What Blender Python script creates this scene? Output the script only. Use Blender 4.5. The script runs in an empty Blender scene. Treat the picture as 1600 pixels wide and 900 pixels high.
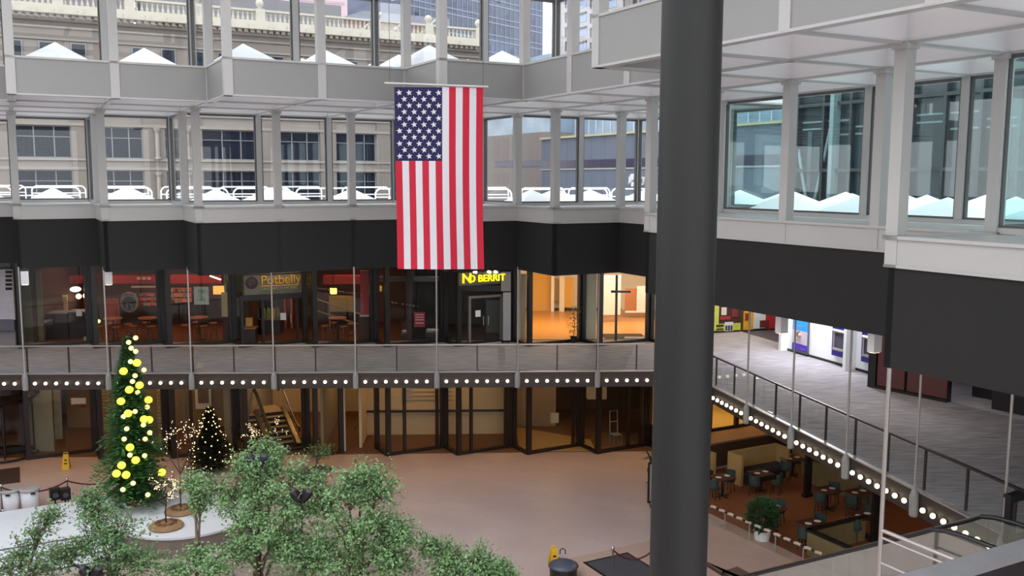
import bpy, math, random
from mathutils import Vector, Matrix
random.seed(7)
SC = bpy.context.scene
COL = SC.collection
# ------------------------------------------------------------------ frame of the building: module 2.75 m, axes e1/e2
H = 12.2
AX = math.radians(28.2654)
M = 2.75
e1 = Vector((math.cos(AX), math.sin(AX)))
e2 = Vector((-math.sin(AX), math.cos(AX)))
O2 = Vector((6.8765, 16.6679))
FPX, PITCH, ROLL = 1453.92, math.atan(170.805 / 1453.92), .0036


def G(a, b, z=None):
    p = O2 + M * (a * e1 + b * e2)
    return Vector((p.x, p.y)) if z is None else Vector((p.x, p.y, z))


def ray(px, py):
    x, y = px - 800, 450 - py
    c, s = math.cos(ROLL), math.sin(ROLL)
    x, y = c * x - s * y, s * x + c * y
    u, v = x / FPX, y / FPX
    return Vector((u, math.cos(PITCH) + v * math.sin(PITCH), -math.sin(PITCH) + v * math.cos(PITCH)))


def fl(px, py, z):
    "the point of the horizontal plane at height z that the photograph shows at this pixel"
    r = ray(px, py)
    t = (z - H) / r.z
    return Vector((r.x * t, r.y * t, z))


def dep(px, py, t):
    r = ray(px, py)
    return Vector((r.x * t, r.y * t, H + r.z * t))


class PL:
    "a vertical plane through o along u; s runs along u, t away from the atrium"
    def __init__(self, o, u):
        self.o, self.u = Vector(o[:2]), Vector(u[:2]).normalized()
        n = Vector((-self.u.y, self.u.x))
        self.n = n if n.dot(self.o) > 0 else -n

    def hit(self, px, py):
        r = ray(px, py)
        t = self.o.dot(self.n) / Vector((r.x, r.y)).dot(self.n)
        p = r * t
        return (Vector((p.x, p.y)) - self.o).dot(self.u), p.z + H

    def P(self, s, z, t=0):
        p = self.o + self.u * s + self.n * t
        return Vector((p.x, p.y, z))

    def off(self, d):
        return PL(self.o + self.n * d, self.u)

    def px(self, x0, y0, x1, y1):
        xm, ym = (x0 + x1) / 2, (y0 + y1) / 2
        a, b = self.hit(x0, ym)[0], self.hit(x1, ym)[0]
        return min(a, b), max(a, b), self.hit(xm, y1)[1], self.hit(xm, y0)[1]


# ------------------------------------------------------------------ mesh collector
class MB:
    def __init__(self):
        self.v, self.f, self.m, self.mi = [], [], [], 0

    def add(self, vs, fs):
        k = len(self.v)
        self.v += [tuple(p) for p in vs]
        for f in fs:
            self.f.append(tuple(i + k for i in f)); self.m.append(self.mi)
        return self

    def hexa(self, b, t):
        n = len(b)
        fs = [tuple(range(n - 1, -1, -1)), tuple(range(n, 2 * n))]
        fs += [(i, (i + 1) % n, n + (i + 1) % n, n + i) for i in range(n)]
        return self.add(list(b) + list(t), fs)

    def box(self, x, y, z0, sx, sy, h, rot=0.0):
        c, s = math.cos(rot), math.sin(rot)
        q = [(x + dx * c - dy * s, y + dx * s + dy * c) for dx, dy in ((-sx/2, -sy/2), (sx/2, -sy/2), (sx/2, sy/2), (-sx/2, sy/2))]
        return self.hexa([(a, b, z0) for a, b in q], [(a, b, z0 + h) for a, b in q])

    def prism(self, pts, z0, z1):
        ar = sum(pts[i][0] * pts[(i+1) % len(pts)][1] - pts[(i+1) % len(pts)][0] * pts[i][1] for i in range(len(pts)))
        if ar < 0: pts = pts[::-1]
        return self.hexa([(p[0], p[1], z0) for p in pts], [(p[0], p[1], z1) for p in pts])

    def seg(self, p, q, w, z0, z1, ext=0.0, side=0.0):
        p, q = Vector(p[:2]), Vector(q[:2])
        d = (q - p).normalized(); n = Vector((-d.y, d.x))
        p, q = p - d * ext + n * side, q + d * ext + n * side
        return self.prism([p + n*w/2, p - n*w/2, q - n*w/2, q + n*w/2], z0, z1)

    def rect(self, pl, s0, s1, z0, z1, t0, t1):
        a, b, c, d = pl.P(s0, z0, t0), pl.P(s1, z0, t0), pl.P(s1, z0, t1), pl.P(s0, z0, t1)
        up = Vector((0, 0, z1 - z0))
        pts = [a, b, c, d]
        ar = sum(pts[i].x * pts[(i+1) % 4].y - pts[(i+1) % 4].x * pts[i].y for i in range(4))
        if ar < 0: pts = pts[::-1]
        return self.hexa(pts, [p + up for p in pts])

    def frame(self, pl, s0, s1, z0, z1, w, t0, t1):
        self.rect(pl, s0, s1, z1 - w, z1, t0, t1); self.rect(pl, s0, s1, z0, z0 + w, t0, t1)
        self.rect(pl, s0, s0 + w, z0 + w, z1 - w, t0, t1); return self.rect(pl, s1 - w, s1, z0 + w, z1 - w, t0, t1)

    def tube(self, pts, r, n=8, closed=False, cap=True):
        pts = [Vector(p) for p in pts]; k = len(pts); vs = []
        rr = r if isinstance(r, (list, tuple)) else [r] * k
        for i, p in enumerate(pts):
            a = pts[i - 1] if (i or closed) else p
            b = pts[(i + 1) % k] if (i < k - 1 or closed) else p
            d = (b - a).normalized() if (b - a).length > 1e-9 else Vector((0, 0, 1))
            x = d.cross(Vector((0, 0, 1)))
            x = Vector((1, 0, 0)) if x.length < 1e-3 else x.normalized()
            y = d.cross(x).normalized()
            vs += [p + (x * math.cos(2*math.pi*j/n) + y * math.sin(2*math.pi*j/n)) * rr[i] for j in range(n)]
        fs = []
        for i in range(k if closed else k - 1):
            i2 = (i + 1) % k
            fs += [(i*n + j, i2*n + j, i2*n + (j+1) % n, i*n + (j+1) % n) for j in range(n)]
        if cap and not closed:
            fs += [tuple(range(n)), tuple(range((k-1)*n + n - 1, (k-1)*n - 1, -1))]
        return self.add(vs, fs)

    def lathe(self, c, prof, n=16):
        c = Vector(c); vs, fs = [], []
        for r, z in prof:
            vs += [c + Vector((r*math.cos(2*math.pi*j/n), r*math.sin(2*math.pi*j/n), z)) for j in range(n)]
        for i in range(len(prof) - 1):
            fs += [(i*n + j, i*n + (j+1) % n, (i+1)*n + (j+1) % n, (i+1)*n + j) for j in range(n)]
        fs += [tuple(range(n - 1, -1, -1)), tuple(range((len(prof)-1)*n, len(prof)*n))]
        return self.add(vs, fs)

    def ball(self, c, r, n=12, sz=1.0):
        k = max(4, n // 2)
        return self.lathe(c, [(max(r * math.sin(math.pi * i / k), .002), -r * sz * math.cos(math.pi * i / k)) for i in range(k + 1)], n)

    def quad(self, *p):
        return self.add(p, [tuple(range(len(p)))])

    def build(self, name, mats, parent=None, smooth=False, loc=None):
        me = bpy.data.meshes.new(name)
        if parent is not None: org = Vector(parent['org'])
        elif loc is not None: org = Vector(loc)
        else:
            xs, ys, zs = [p[0] for p in self.v], [p[1] for p in self.v], [p[2] for p in self.v]
            org = Vector(((min(xs) + max(xs)) / 2, (min(ys) + max(ys)) / 2, min(zs)))
        me.from_pydata([(p[0]-org.x, p[1]-org.y, p[2]-org.z) for p in self.v], [], self.f)
        for m in (mats if isinstance(mats, (list, tuple)) else [mats]): me.materials.append(m)
        me.polygons.foreach_set('material_index', self.m)
        if smooth: me.polygons.foreach_set('use_smooth', [True] * len(me.polygons))
        me.update()
        ob = bpy.data.objects.new(name, me); COL.objects.link(ob)
        if parent is not None:
            ob.parent = parent
        else:
            ob.location = org
        ob['org'] = tuple(org)
        return ob


def tag(o, label, cat, group=None, kind=None):
    if label: o['label'] = label
    if cat: o['category'] = cat
    if group: o['group'] = group
    if kind: o['kind'] = kind
    return o


def thing(name, label, cat, loc, group=None):
    o = bpy.data.objects.new(name, None); COL.objects.link(o)
    o.empty_display_size = .2
    o.location = Vector(loc); o['org'] = tuple(Vector(loc))
    return tag(o, label, cat, group)


def struct(name, mb, m, parent=None, smooth=False):
    o = mb.build(name, m, parent, smooth)
    if parent is None: o['kind'] = 'structure'
    return o


def sgroup(name, loc):
    o = bpy.data.objects.new(name, None); COL.objects.link(o)
    o.location = Vector(loc); o['org'] = tuple(Vector(loc)); o['kind'] = 'structure'
    return o


def dup(root, loc, rz=0.0, label=None, scale=None):
    r = root.copy(); COL.objects.link(r); r.location = loc; r.rotation_euler = (0, 0, rz)
    if scale: r.scale = (scale,) * 3
    if label: r['label'] = label
    for ch in list(root.children):
        c = ch.copy(); COL.objects.link(c); c.parent = r
        for g in ch.children:
            d = g.copy(); COL.objects.link(d); d.parent = c
    return r


def text(body, size, m, name, parent, p, u, ext=.02, ital=0.0):
    "raised lettering: p is the lower left corner, u the reading direction"
    cu = bpy.data.curves.new(name, 'FONT'); cu.body = body; cu.size = size; cu.extrude = ext; cu.shear = ital
    tmp = bpy.data.objects.new('tmp', cu); COL.objects.link(tmp)
    bpy.context.view_layer.update()
    me = bpy.data.meshes.new_from_object(tmp.evaluated_get(bpy.context.evaluated_depsgraph_get()))
    bpy.data.objects.remove(tmp)
    u3 = Vector((u[0], u[1], 0)).normalized(); z = Vector((0, 0, 1)); n = u3.cross(z)
    me.transform(Matrix(((u3.x, z.x, n.x, 0), (u3.y, z.y, n.y, 0), (u3.z, z.z, n.z, 0), (0, 0, 0, 1))))
    org = Vector(parent['org']) if parent is not None else Vector((0, 0, 0))
    me.transform(Matrix.Translation(Vector(p) - org))
    me.materials.clear(); me.materials.append(m)
    ob = bpy.data.objects.new(name, me); COL.objects.link(ob); ob.parent = parent
    ob['org'] = tuple(org)
    return ob


# ------------------------------------------------------------------ materials
def lin(c):
    return tuple((x/255/12.92 if x/255 <= .04045 else ((x/255 + .055)/1.055)**2.4) for x in c) + (1.0,)


def mat(name, rgb, rough=.5, metal=0.0, var=.08, scale=3.0, stretch=None, bump=0.0, spec=.5, rgb2=None):
    m = bpy.data.materials.new(name); m.use_nodes = True
    nt = m.node_tree; N = nt.nodes; b = N['Principled BSDF']
    b.inputs['Roughness'].default_value = rough; b.inputs['Metallic'].default_value = metal
    b.inputs['Specular IOR Level'].default_value = spec
    tc = N.new('ShaderNodeTexCoord'); mp = N.new('ShaderNodeMapping'); no = N.new('ShaderNodeTexNoise'); rp = N.new('ShaderNodeMix')
    rp.data_type = 'RGBA'
    c = lin(rgb); c2 = lin(rgb2) if rgb2 else None
    lo = c2 or tuple(x * (1 - var * 2) for x in c[:3]) + (1,)
    hi = c if c2 else tuple(min(1, x * (1 + var * 2)) for x in c[:3]) + (1,)
    rp.inputs['A'].default_value = lo; rp.inputs['B'].default_value = hi
    no.inputs['Scale'].default_value = scale; no.inputs['Detail'].default_value = 4
    if stretch: mp.inputs['Scale'].default_value = stretch[:3]
    if stretch and len(stretch) > 3: mp.inputs['Rotation'].default_value = (0, 0, stretch[3])
    nt.links.new(tc.outputs['Object'], mp.inputs['Vector']); nt.links.new(mp.outputs['Vector'], no.inputs['Vector'])
    nt.links.new(no.outputs['Fac'], rp.inputs['Factor']); nt.links.new(rp.outputs['Result'], b.inputs['Base Color'])
    if bump:
        bm = N.new('ShaderNodeBump'); bm.inputs['Strength'].default_value = bump
        nt.links.new(no.outputs['Fac'], bm.inputs['Height']); nt.links.new(bm.outputs['Normal'], b.inputs['Normal'])
    return m


def emit(name, rgb, strength):
    m = mat(name, rgb, .4, var=.02)
    b = m.node_tree.nodes['Principled BSDF']
    b.inputs['Emission Color'].default_value = lin(rgb); b.inputs['Emission Strength'].default_value = strength
    return m


def glass(name, tint, refl=.06, graz=.7):
    m = bpy.data.materials.new(name); m.use_nodes = True
    nt = m.node_tree; N = nt.nodes; N.clear()
    out = N.new('ShaderNodeOutputMaterial'); mx = N.new('ShaderNodeMixShader'); tr = N.new('ShaderNodeBsdfTransparent'); gl = N.new('ShaderNodeBsdfGlossy')
    lw = N.new('ShaderNodeLayerWeight'); lw.inputs['Blend'].default_value = .5
    pw = N.new('ShaderNodeMath'); pw.operation = 'POWER'; pw.inputs[1].default_value = 4
    ml = N.new('ShaderNodeMath'); ml.operation = 'MULTIPLY_ADD'; ml.inputs[1].default_value = graz; ml.inputs[2].default_value = refl
    tr.inputs['Color'].default_value = tuple(tint) + (1,); gl.inputs['Roughness'].default_value = .01
    gl.inputs['Color'].default_value = (.95, .97, .97, 1)
    nt.links.new(lw.outputs['Facing'], pw.inputs[0]); nt.links.new(pw.outputs[0], ml.inputs[0]); nt.links.new(ml.outputs[0], mx.inputs['Fac'])
    nt.links.new(tr.outputs[0], mx.inputs[1]); nt.links.new(gl.outputs[0], mx.inputs[2]); nt.links.new(mx.outputs[0], out.inputs['Surface'])
    return m


def tiles(name, rgb, rgb2, mortar, size, rough, rot, bw=1.0):
    m = mat(name, rgb, rough, var=.1, scale=.35, rgb2=rgb2)
    nt = m.node_tree; N = nt.nodes; b = N['Principled BSDF']
    br = N.new('ShaderNodeTexBrick'); mp = N.new('ShaderNodeMapping'); tc = N.new('ShaderNodeTexCoord'); mx = N.new('ShaderNodeMix'); mx.data_type = 'RGBA'; mx.blend_type = 'MULTIPLY'
    mp.inputs['Rotation'].default_value = (0, 0, rot)
    br.offset = .5; br.inputs['Scale'].default_value = 1 / size; br.inputs['Mortar Size'].default_value = .012
    br.inputs['Brick Width'].default_value = bw; br.inputs['Row Height'].default_value = .5
    br.inputs['Color1'].default_value = (1, 1, 1, 1); br.inputs['Color2'].default_value = (.94, .935, .935, 1); br.inputs['Mortar'].default_value = (mortar,) * 3 + (1,)
    nt.links.new(tc.outputs['Object'], mp.inputs['Vector']); nt.links.new(mp.outputs['Vector'], br.inputs['Vector'])
    old = b.inputs['Base Color'].links[0].from_socket
    mx.inputs['Factor'].default_value = 1
    nt.links.new(old, mx.inputs['A']); nt.links.new(br.outputs['Color'], mx.inputs['B']); nt.links.new(mx.outputs['Result'], b.inputs['Base Color'])
    return m


def frosted(name, tint, k):
    "milky skylight plastic: lets a share of the daylight through"
    m = mat(name, tint, .5, var=.02)
    nt = m.node_tree; N = nt.nodes; b = N['Principled BSDF']; out = [n for n in N if n.type == 'OUTPUT_MATERIAL'][0]
    tr = N.new('ShaderNodeBsdfTranslucent'); mx = N.new('ShaderNodeMixShader'); mx.inputs[0].default_value = k
    tr.inputs['Color'].default_value = (.96, .97, .98, 1)
    nt.links.new(b.outputs[0], mx.inputs[1]); nt.links.new(tr.outputs[0], mx.inputs[2]); nt.links.new(mx.outputs[0], out.inputs['Surface'])
    return m


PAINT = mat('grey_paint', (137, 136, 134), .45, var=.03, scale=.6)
PAINT_LIT = mat('grey_paint_lit', (232, 230, 230), .4, var=.02, scale=.8)  # same grey paint as the fascia, lightened in place of coffer daylight
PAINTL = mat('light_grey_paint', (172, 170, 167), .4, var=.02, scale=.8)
WHITE = mat('white_paint', (232, 230, 228), .5, var=.02)
DARKP = mat('charcoal_panel', (36, 35, 35), .7, var=.06, scale=.5, spec=.25)
BLACKM = mat('black_metal', (26, 23, 23), .4, var=.05)
BRONZE = mat('bronze_frame', (38, 26, 22), .4, var=.08)
COLM = mat('column_paint', (32, 32, 31), .5, var=.03, scale=1.5, spec=.3)
STEEL = mat('brushed_steel', (176, 170, 166), .35, .6, var=.04)
GCLEAR = glass('clear_glass', (.985, .99, .99), .02, .35)
GTEAL = glass('green_glass', (.87, .955, .95), .04, .45)
GSHOP = glass('shop_glass', (.95, .955, .95), .012, .3)
GRAIL = glass('rail_glass', (.95, .965, .96), .02, .4)
GESC = glass('escalator_glass', (.80, .84, .81), .2, .6)
SNOWM = mat('snow', (244, 247, 250), .8, var=.015, scale=1.2, bump=.15)
FLOORM = tiles('granite_floor', (214, 192, 187), (188, 163, 156), .9, 1.5, .38, AX)
CARPET = mat('carpet', (190, 184, 188), .95, var=.12, scale=4.0, stretch=(.34, 2.3, 1), rgb2=(66, 62, 67), bump=.1)
SOFFIT = mat('brown_soffit', (70, 54, 46), .6, var=.08)
FASCB = mat('brown_fascia', (48, 38, 34), .5, var=.06)
BULB = emit('bulb_glow', (255, 236, 205), 3.6)
CREAM = mat('cream_wall', (212, 190, 150), .7, var=.05, scale=.8)
TAN = mat('tan_wall', (150, 128, 98), .7, var=.08, scale=.7)
DKBROWN = mat('dark_brown_wall', (64, 40, 32), .7, var=.15, scale=1.5)
REDP = mat('red_paint', (134, 38, 44), .5, var=.08)
# ================================================================== camera, world
cam = bpy.data.cameras.new('camera'); cam.sensor_width = 36; cam.lens = FPX / 1600 * 36; cam.clip_end = 900
co = bpy.data.objects.new('camera', cam); COL.objects.link(co)
co.matrix_world = Matrix.Translation((0, 0, H)) @ Matrix.Rotation(math.pi/2 - PITCH, 4, 'X') @ Matrix.Rotation(ROLL, 4, 'Z')
SC.camera = co
w = bpy.data.worlds.new('overcast_sky'); SC.world = w; w.use_nodes = True
bg = w.node_tree.nodes['Background']; bg.inputs[0].default_value = (.93, .96, 1, 1); bg.inputs[1].default_value = 2.8
SC.view_settings.view_transform = 'Standard'; SC.view_settings.look = 'None'; SC.view_settings.gamma = 1; SC.view_settings.use_curve_mapping = False
SC.view_settings.exposure = 0.0
SC.cycles.max_bounces = 8; SC.cycles.diffuse_bounces = 4; SC.cycles.glossy_bounces = 4; SC.cycles.transparent_max_bounces = 24
SC.cycles.sample_clamp_indirect = 4


def area(name, loc, sx, sy, power, rgb=(255, 214, 160), rot=None, aim=None):
    l = bpy.data.lights.new(name, 'AREA'); l.shape = 'RECTANGLE'; l.size, l.size_y = sx, sy; l.energy = power; l.color = lin(rgb)[:3]
    o = bpy.data.objects.new(name, l); COL.objects.link(o); o.location = loc
    o.rotation_euler = (0, 0, rot or 0)
    if aim is not None:
        o.rotation_euler = (Vector(aim) - Vector(loc)).to_track_quat('-Z', 'Y').to_euler()
    return o


# ================================================================== the plan, in modules
F0i = {-9: 12, -8: 12, -7: 11, -6: 11, -5: 10, -4: 9, -3: 8, -2: 8, -1: 8, 0: 7, 1: 6}
G0i = {-9: 13, -8: 13, -7: 12, -6: 12, -5: 11, -4: 10, -3: 9, -2: 9, -1: 9, 0: 8, 1: 7, 2: 7}
F1i = {-9: 9, -8: 9, -7: 8, -6: 8, -5: 7, -4: 7, -3: 6, -2: 6, -1: 5}
G1i = {-9: 10, -8: 10, -7: 9, -6: 9, -5: 8, -4: 8, -3: 7, -2: 7, -1: 6, 0: 6}


def path(d, tail):
    pts = []
    ks = sorted(d)
    for i in ks:
        if pts and pts[-1][1] != d[i]: pts.append((i, d[i]))
        elif not pts: pts.append((i, d[i]))
        pts.append((i + 1, d[i]))
    out = []
    for p in pts + tail:
        if not out or out[-1] != p: out.append(p)
    return out


def units(p):
    "split a path on the grid into one-module pieces"
    out = []
    for (a, b), (c, d) in zip(p, p[1:]):
        n = int(round(abs(c - a) + abs(d - b)))
        for k in range(n):
            out.append(((a + (c-a)*k/n, b + (d-b)*k/n), (a + (c-a)*(k+1)/n, b + (d-b)*(k+1)/n)))
    return out


F0 = path(F0i, [(2, 4), (1, 4), (1, 0), (0, 0), (0, -5)])
G0 = path(G0i, [(3, 7), (3, 4), (2, 4), (2, 0), (1, 0), (1, -5)])
F1 = path(F1i, [(0, 5), (0, 2), (-1, 2), (-1, -5)])
G1 = path(G1i, [(1, 6), (1, 3), (0, 3), (0, -5)])
Z2, ZC, ZF0, ZT0, ZS1, ZT1, ZS2, ZT2 = 4.9, 8.82, 10.66, 11.2, 14.55, 15.62, 18.2, 19.27


def in0(i, j):   # inside the lower glass line
    if i <= 1: return j < G0i.get(i, 13) and (i < 1 or j >= -5)
    if i == 2: return 4 <= j < 7
    return False


def cov1(i, j):  # covered by the first coffered roof
    if i < -9 or i > 2 or j < -5: return False
    ins = (i <= 0 and j < G0i[i]) or (i == 1 and 0 <= j < 7) or (i == 2 and 4 <= j < 7)
    if not ins: return False
    return (i < 0 and j >= F1i[i]) or i >= 0 or (i == -1 and j < 2)


def up1(i, j):   # inside the upper glass line
    if i <= -1: return j < G1i[i]
    if i == 0: return 3 <= j < 6
    return False


# ---- charcoal band over the upper walkway, grey fascia above it
mb = MB(); mg = MB(); ml = MB()
for (a, b), (c, d) in zip(F0, F0[1:]):
    p, q = G(a, b), G(c, d)
    mb.seg(p, q, .14, ZC, ZF0, .07)
    mg.seg(p, q, .22, ZF0, ZT0 - .02, .11)
    ml.seg(p, q, .27, ZF0 - .015, ZF0 + .035, .135)
    ml.seg(p, q, .34, ZT0 - .045, ZT0 + .015, .17)
struct('wall_charcoal_band', mb, DARKP)
struct('trim_1', mg, PAINTL); struct('trim_2', ml, PAINTL)
mb = MB()
for p, q in units(F0):
    for k in (1, 2):
        c = G(p[0] + (q[0]-p[0])*k/3, p[1] + (q[1]-p[1])*k/3)
        mb.box(c.x, c.y, ZC, .012, .012, .01, AX)
# ---- ledge behind the fascia, and the snowy roof terrace outside the glass
cells_in = [(i, j) for i in range(-9, 3) for j in range(-5, 13) if (i <= 0 and j < G0i[i] and j >= (F0i[i] if i in F0i else 0)) or (i == 1 and ((0 <= j < 7) and (j >= 6 or True))) or (i == 2 and 4 <= j < 7)]


def inF0(i, j):
    if i <= -1: return j < F0i[i]
    if i == 0: return 0 <= j < 7
    if i == 1: return 4 <= j < 6
    return False


mb = MB()
for i in range(-9, 3):
    for j in range(-5, 13):
        ins = (i <= 0 and j < G0i[i]) or (i == 1 and 0 <= j < 7) or (i == 2 and 4 <= j < 7)
        if ins and not inF0(i, j) and not (i < 0 and j < 0):
            mb.prism([G(i, j), G(i+1, j), G(i+1, j+1), G(i, j+1)], ZT0 - .12, ZT0 - .03)
struct('trim_3', mb, PAINTL)


def terr(i, j):
    if in0(i, j) or cov1(i, j): return False
    if i <= 2: return G0i.get(i, 13) <= j < G0i.get(i, 13) + 5 if i > -10 else False
    return False


mb = MB()
tc = []
for i in range(-9, 8):
    for j in range(-5, 19):
        ok = False
        if i <= 2 and j >= G0i[i] and j < G0i[i] + 5: ok = True
        if i == 1 and j < 0: ok = True
        if i == 2 and j < 4: ok = True
        if 3 <= i <= 6 and j < 7 + 4: ok = True
        if ok:
            tc.append((i, j)); mb.prism([G(i, j), G(i+1, j), G(i+1, j+1), G(i, j+1)], 10.75, 11.0)
o = struct('roof_terrace', mb, SNOWM)


def pyramid(c, half, z0, rise, m, name):
    b = MB(); x, y = c.x, c.y
    q = [Vector((x, y)) + e1*sx*half + e2*sy*half for sx, sy in ((-1, -1), (1, -1), (1, 1), (-1, 1))]
    base = [(p.x, p.y, z0) for p in q]; mid = [(p.x, p.y, z0 + .12) for p in q]
    b.add(base + mid + [(x, y, z0 + .12 + rise)], [(3, 2, 1, 0), (0, 1, 5, 4), (1, 2, 6, 5), (2, 3, 7, 6), (3, 0, 4, 7), (4, 5, 8), (5, 6, 8), (6, 7, 8), (7, 4, 8)])
    return b.build(name, m, loc=(x, y, z0))


SKYL = frosted('snowy_skylight', (246, 249, 252), .5)
near = [(i, j) for (i, j) in tc if (i <= 2 and j >= G0i.get(i, 13) and j < G0i[i] + 1) or (i <= 2 and j == G0i[i] + 1 and i % 2 == 0) or (i == 2 and j < 4) or (i == 1 and j < 0) or (i == 3 and j < 8) or (i in (4, 5) and j % 2 == 0 and j < 7)]
first = None
for i, j in near:
    c = G(i + .5, j + .5, 10.98)
    if first is None:
        first = pyramid(c, 1.2, 10.98, .68, SNOWM, 'pyramid_skylight')
        tag(first, 'white snow-covered pyramid skylight low on the roof terrace outside the lower gallery glass', 'skylight', 'pyramid skylights on the terrace roof')
    else:
        n = first.copy(); COL.objects.link(n); n.location = c
first = None
for i in range(-9, 3):
    for j in range(-5, 13):
        if cov1(i, j) and not up1(i, j):
            c = G(i + .5, j + .5, ZT1)
            if first is None:
                first = pyramid(c, 1.33, ZT1, .88, SKYL, 'pyramid_skylight')
                tag(first, 'white snow-topped pyramid skylight showing above the upper grey fascia', 'skylight', 'pyramid skylights on the coffered roof')
            else:
                n = first.copy(); COL.objects.link(n); n.location = c

# ---- coffered roof over the gallery: deep webs with thin bottom flanges
def coffers(cov, z0, z1, name, m):
    edges = set()
    for i in range(-11, 4):
        for j in range(-7, 15):
            if cov(i, j):
                edges |= {((i, j), (i+1, j)), ((i, j+1), (i+1, j+1)), ((i, j), (i, j+1)), ((i+1, j), (i+1, j+1))}
    web, fla = MB(), MB()
    for (p, q) in edges:
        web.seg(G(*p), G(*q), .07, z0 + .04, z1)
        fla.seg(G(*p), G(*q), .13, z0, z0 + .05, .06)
    struct(name, web, m); struct(name, fla, PAINTL)  # flanges in darker grey, the shade of their undersides put into the paint
    return edges


coffers(cov1, ZS1, ZT1, 'ceiling_coffers', PAINT_LIT)
mb = MB()
for i in range(-9, 1):
    for j in range(-5, 13):
        if cov1(i, j) and up1(i, j):
            mb.prism([G(i, j), G(i+1, j), G(i+1, j+1), G(i, j+1)], ZT1 - .12, ZT1 - .05)
struct('ceiling_panel', mb, frosted('milk_panel', (235, 236, 236), .75))
mg = MB(); ml = MB()
for (a, b), (c, d) in zip(F1, F1[1:]):
    p, q = G(a, b), G(c, d)
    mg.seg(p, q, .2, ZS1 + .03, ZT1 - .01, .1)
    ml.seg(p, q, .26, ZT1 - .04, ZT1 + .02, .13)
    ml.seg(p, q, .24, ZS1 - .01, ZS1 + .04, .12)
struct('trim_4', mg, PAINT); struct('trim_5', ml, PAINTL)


def posts(p, z0, z1, w, m, name):
    first = None; seen = set()
    for a, b in units(p):
        for g in (a, b):
            g = (round(g[0], 3), round(g[1], 3))
            if g in seen: continue
            seen.add(g)
            c = G(*g, z0)
            if first is None:
                b_ = MB(); b_.box(c.x, c.y, z0, w, w, z1 - z0, AX); b_.box(c.x, c.y, z1 - .12, w + .08, w + .08, .1, AX)
                first = b_.build(name, m, loc=c); first['kind'] = 'structure'
            else:
                n = first.copy(); COL.objects.link(n); n.location = c


posts(F0, ZF0, ZS1 + .04, .25, PAINTL, 'column')
posts(F1, ZS1 + .01, ZS2, .25, PAINTL, 'column')


def windows(p, z0, z1, gm, n0):
    k = n0
    us = units(p)
    for idx, (a, b) in enumerate(us):
        P, Q = G(*a), G(*b)
        if (P - Vector((0, 0))).length > 60: pass
        r = sgroup('window_%d' % k, (P.x, P.y, z0)); k += 1
        u = (Q - P).normalized(); n = Vector((-u.y, u.x))
        L = (Q - P).length
        f = MB(); d = MB()
        f.box(P.x, P.y, z0, .2, .2, z1 - z0, AX)
        f.seg(P, Q, .16, z0 - .12, z0, 0)
        for s0, s1, zz0, zz1 in ((.10, .145, z0, z1), (L - .155, L - .10, z0, z1), (.1, L - .1, z0, z0 + .05), (.1, L - .1, z1 - .08, z1)):
            d.seg(P + u*s0, P + u*s1, .11, zz0, zz1)
        g = MB(); g.seg(P + u*.16, P + u*(L - .16), .02, z0 + .06, z1 - .09)
        f.build('frame', PAINTL, r); d.build('gasket_frame', DKFRAME, r); g.build('pane', gm, r)
    return k


DKFRAME = mat('dark_frame', (78, 76, 76), .4, var=.05)
iG = G0.index((3, 7))
k = windows(G0[:iG + 1] + [(3, 4)], ZT0 + .1, ZS1, GCLEAR, 1)
k = windows([(3, 4), (2, 4), (2, 0), (1, 0), (1, -5)], ZT0 + .1, ZS1, GTEAL, k)
k = windows(G1, ZT1 + .05, ZS2, GCLEAR, k)

# ---- second tier of coffers and the glazed roof over the court
def cov2(i, j):
    if not (-10 <= i <= 0 and -6 <= j <= 10): return False
    far = i <= 0 and (i in G1i and G1i[i] - 2 <= j < G1i[i] and (i < 0 or j >= 3))
    rt = (i in (-2, -1) and j < 3) or (i == -1 and j >= 0 and j < 6) or (i == 0 and 3 <= j < 6)
    return far or rt


coffers(cov2, ZS2, ZT2, 'ceiling_coffers', PAINT_LIT)
mb = MB()
for i in range(-10, 1):
    for j in range(-6, 11):
        if cov2(i, j): mb.prism([G(i, j), G(i+1, j), G(i+1, j+1), G(i, j+1)], ZT2 - .06, ZT2)
struct('ceiling_panel', mb, frosted('milk_panel_high', (235, 236, 236), .75))
mb = MB()
for i in range(-12, 1, 2): mb.seg(G(i, -8), G(i, 9), .1, ZT2, ZT2 + .35)
for j in range(-8, 10, 2): mb.seg(G(-12, j), G(0, j), .1, ZT2 + .02, ZT2 + .33)
struct('ceiling_beams', mb, PAINTL)

# ---- column close to the camera
mb = MB()
cc = dep(1075, 279, 8.2)
mb.lathe((cc.x, cc.y, 0), [(.262, 0), (.262, ZT2 + .3)], 48)
struct('column', mb, COLM, smooth=False)
for p in bpy.data.meshes[-1].polygons: pass
# ================================================================== ground floor, upper walkway
def EF(n): return G(n, 7.46 - .485 * n)
def ER(b): return G(1.4 + .28 * b, b)
CORN = G(3.07, 5.97)
W0 = Vector(G(.055, 9.605)); W1 = Vector(G(1.075, 9.118)); PW = PL(W0, W1 - W0); WS = (W1 - W0).length
def CK(k): return W0 + (W1 - W0) * k          # front corner k of the zigzag shop front
def BK(k): return CK(k) + e1 * M * 1.02       # its back corner

mb = MB(); mb.prism([(-70, -12), (60, -12), (60, 75), (-70, 75)], -.3, 0); struct('floor', mb, FLOORM)
SLAB = [EF(-9), CORN, ER(-4), G(9, -4), G(9, 10.9), PW.P(30, 0, 16).xy, PW.P(-35, 0, 16).xy, PW.P(-35, 0, -3).xy]
mb = MB(); mb.prism(SLAB, 4.62, Z2); struct('floor_upper', mb, CARPET)
mb = MB(); mb.prism(SLAB, 4.3, 4.6); struct('ceiling_lower', mb, SOFFIT)
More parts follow.
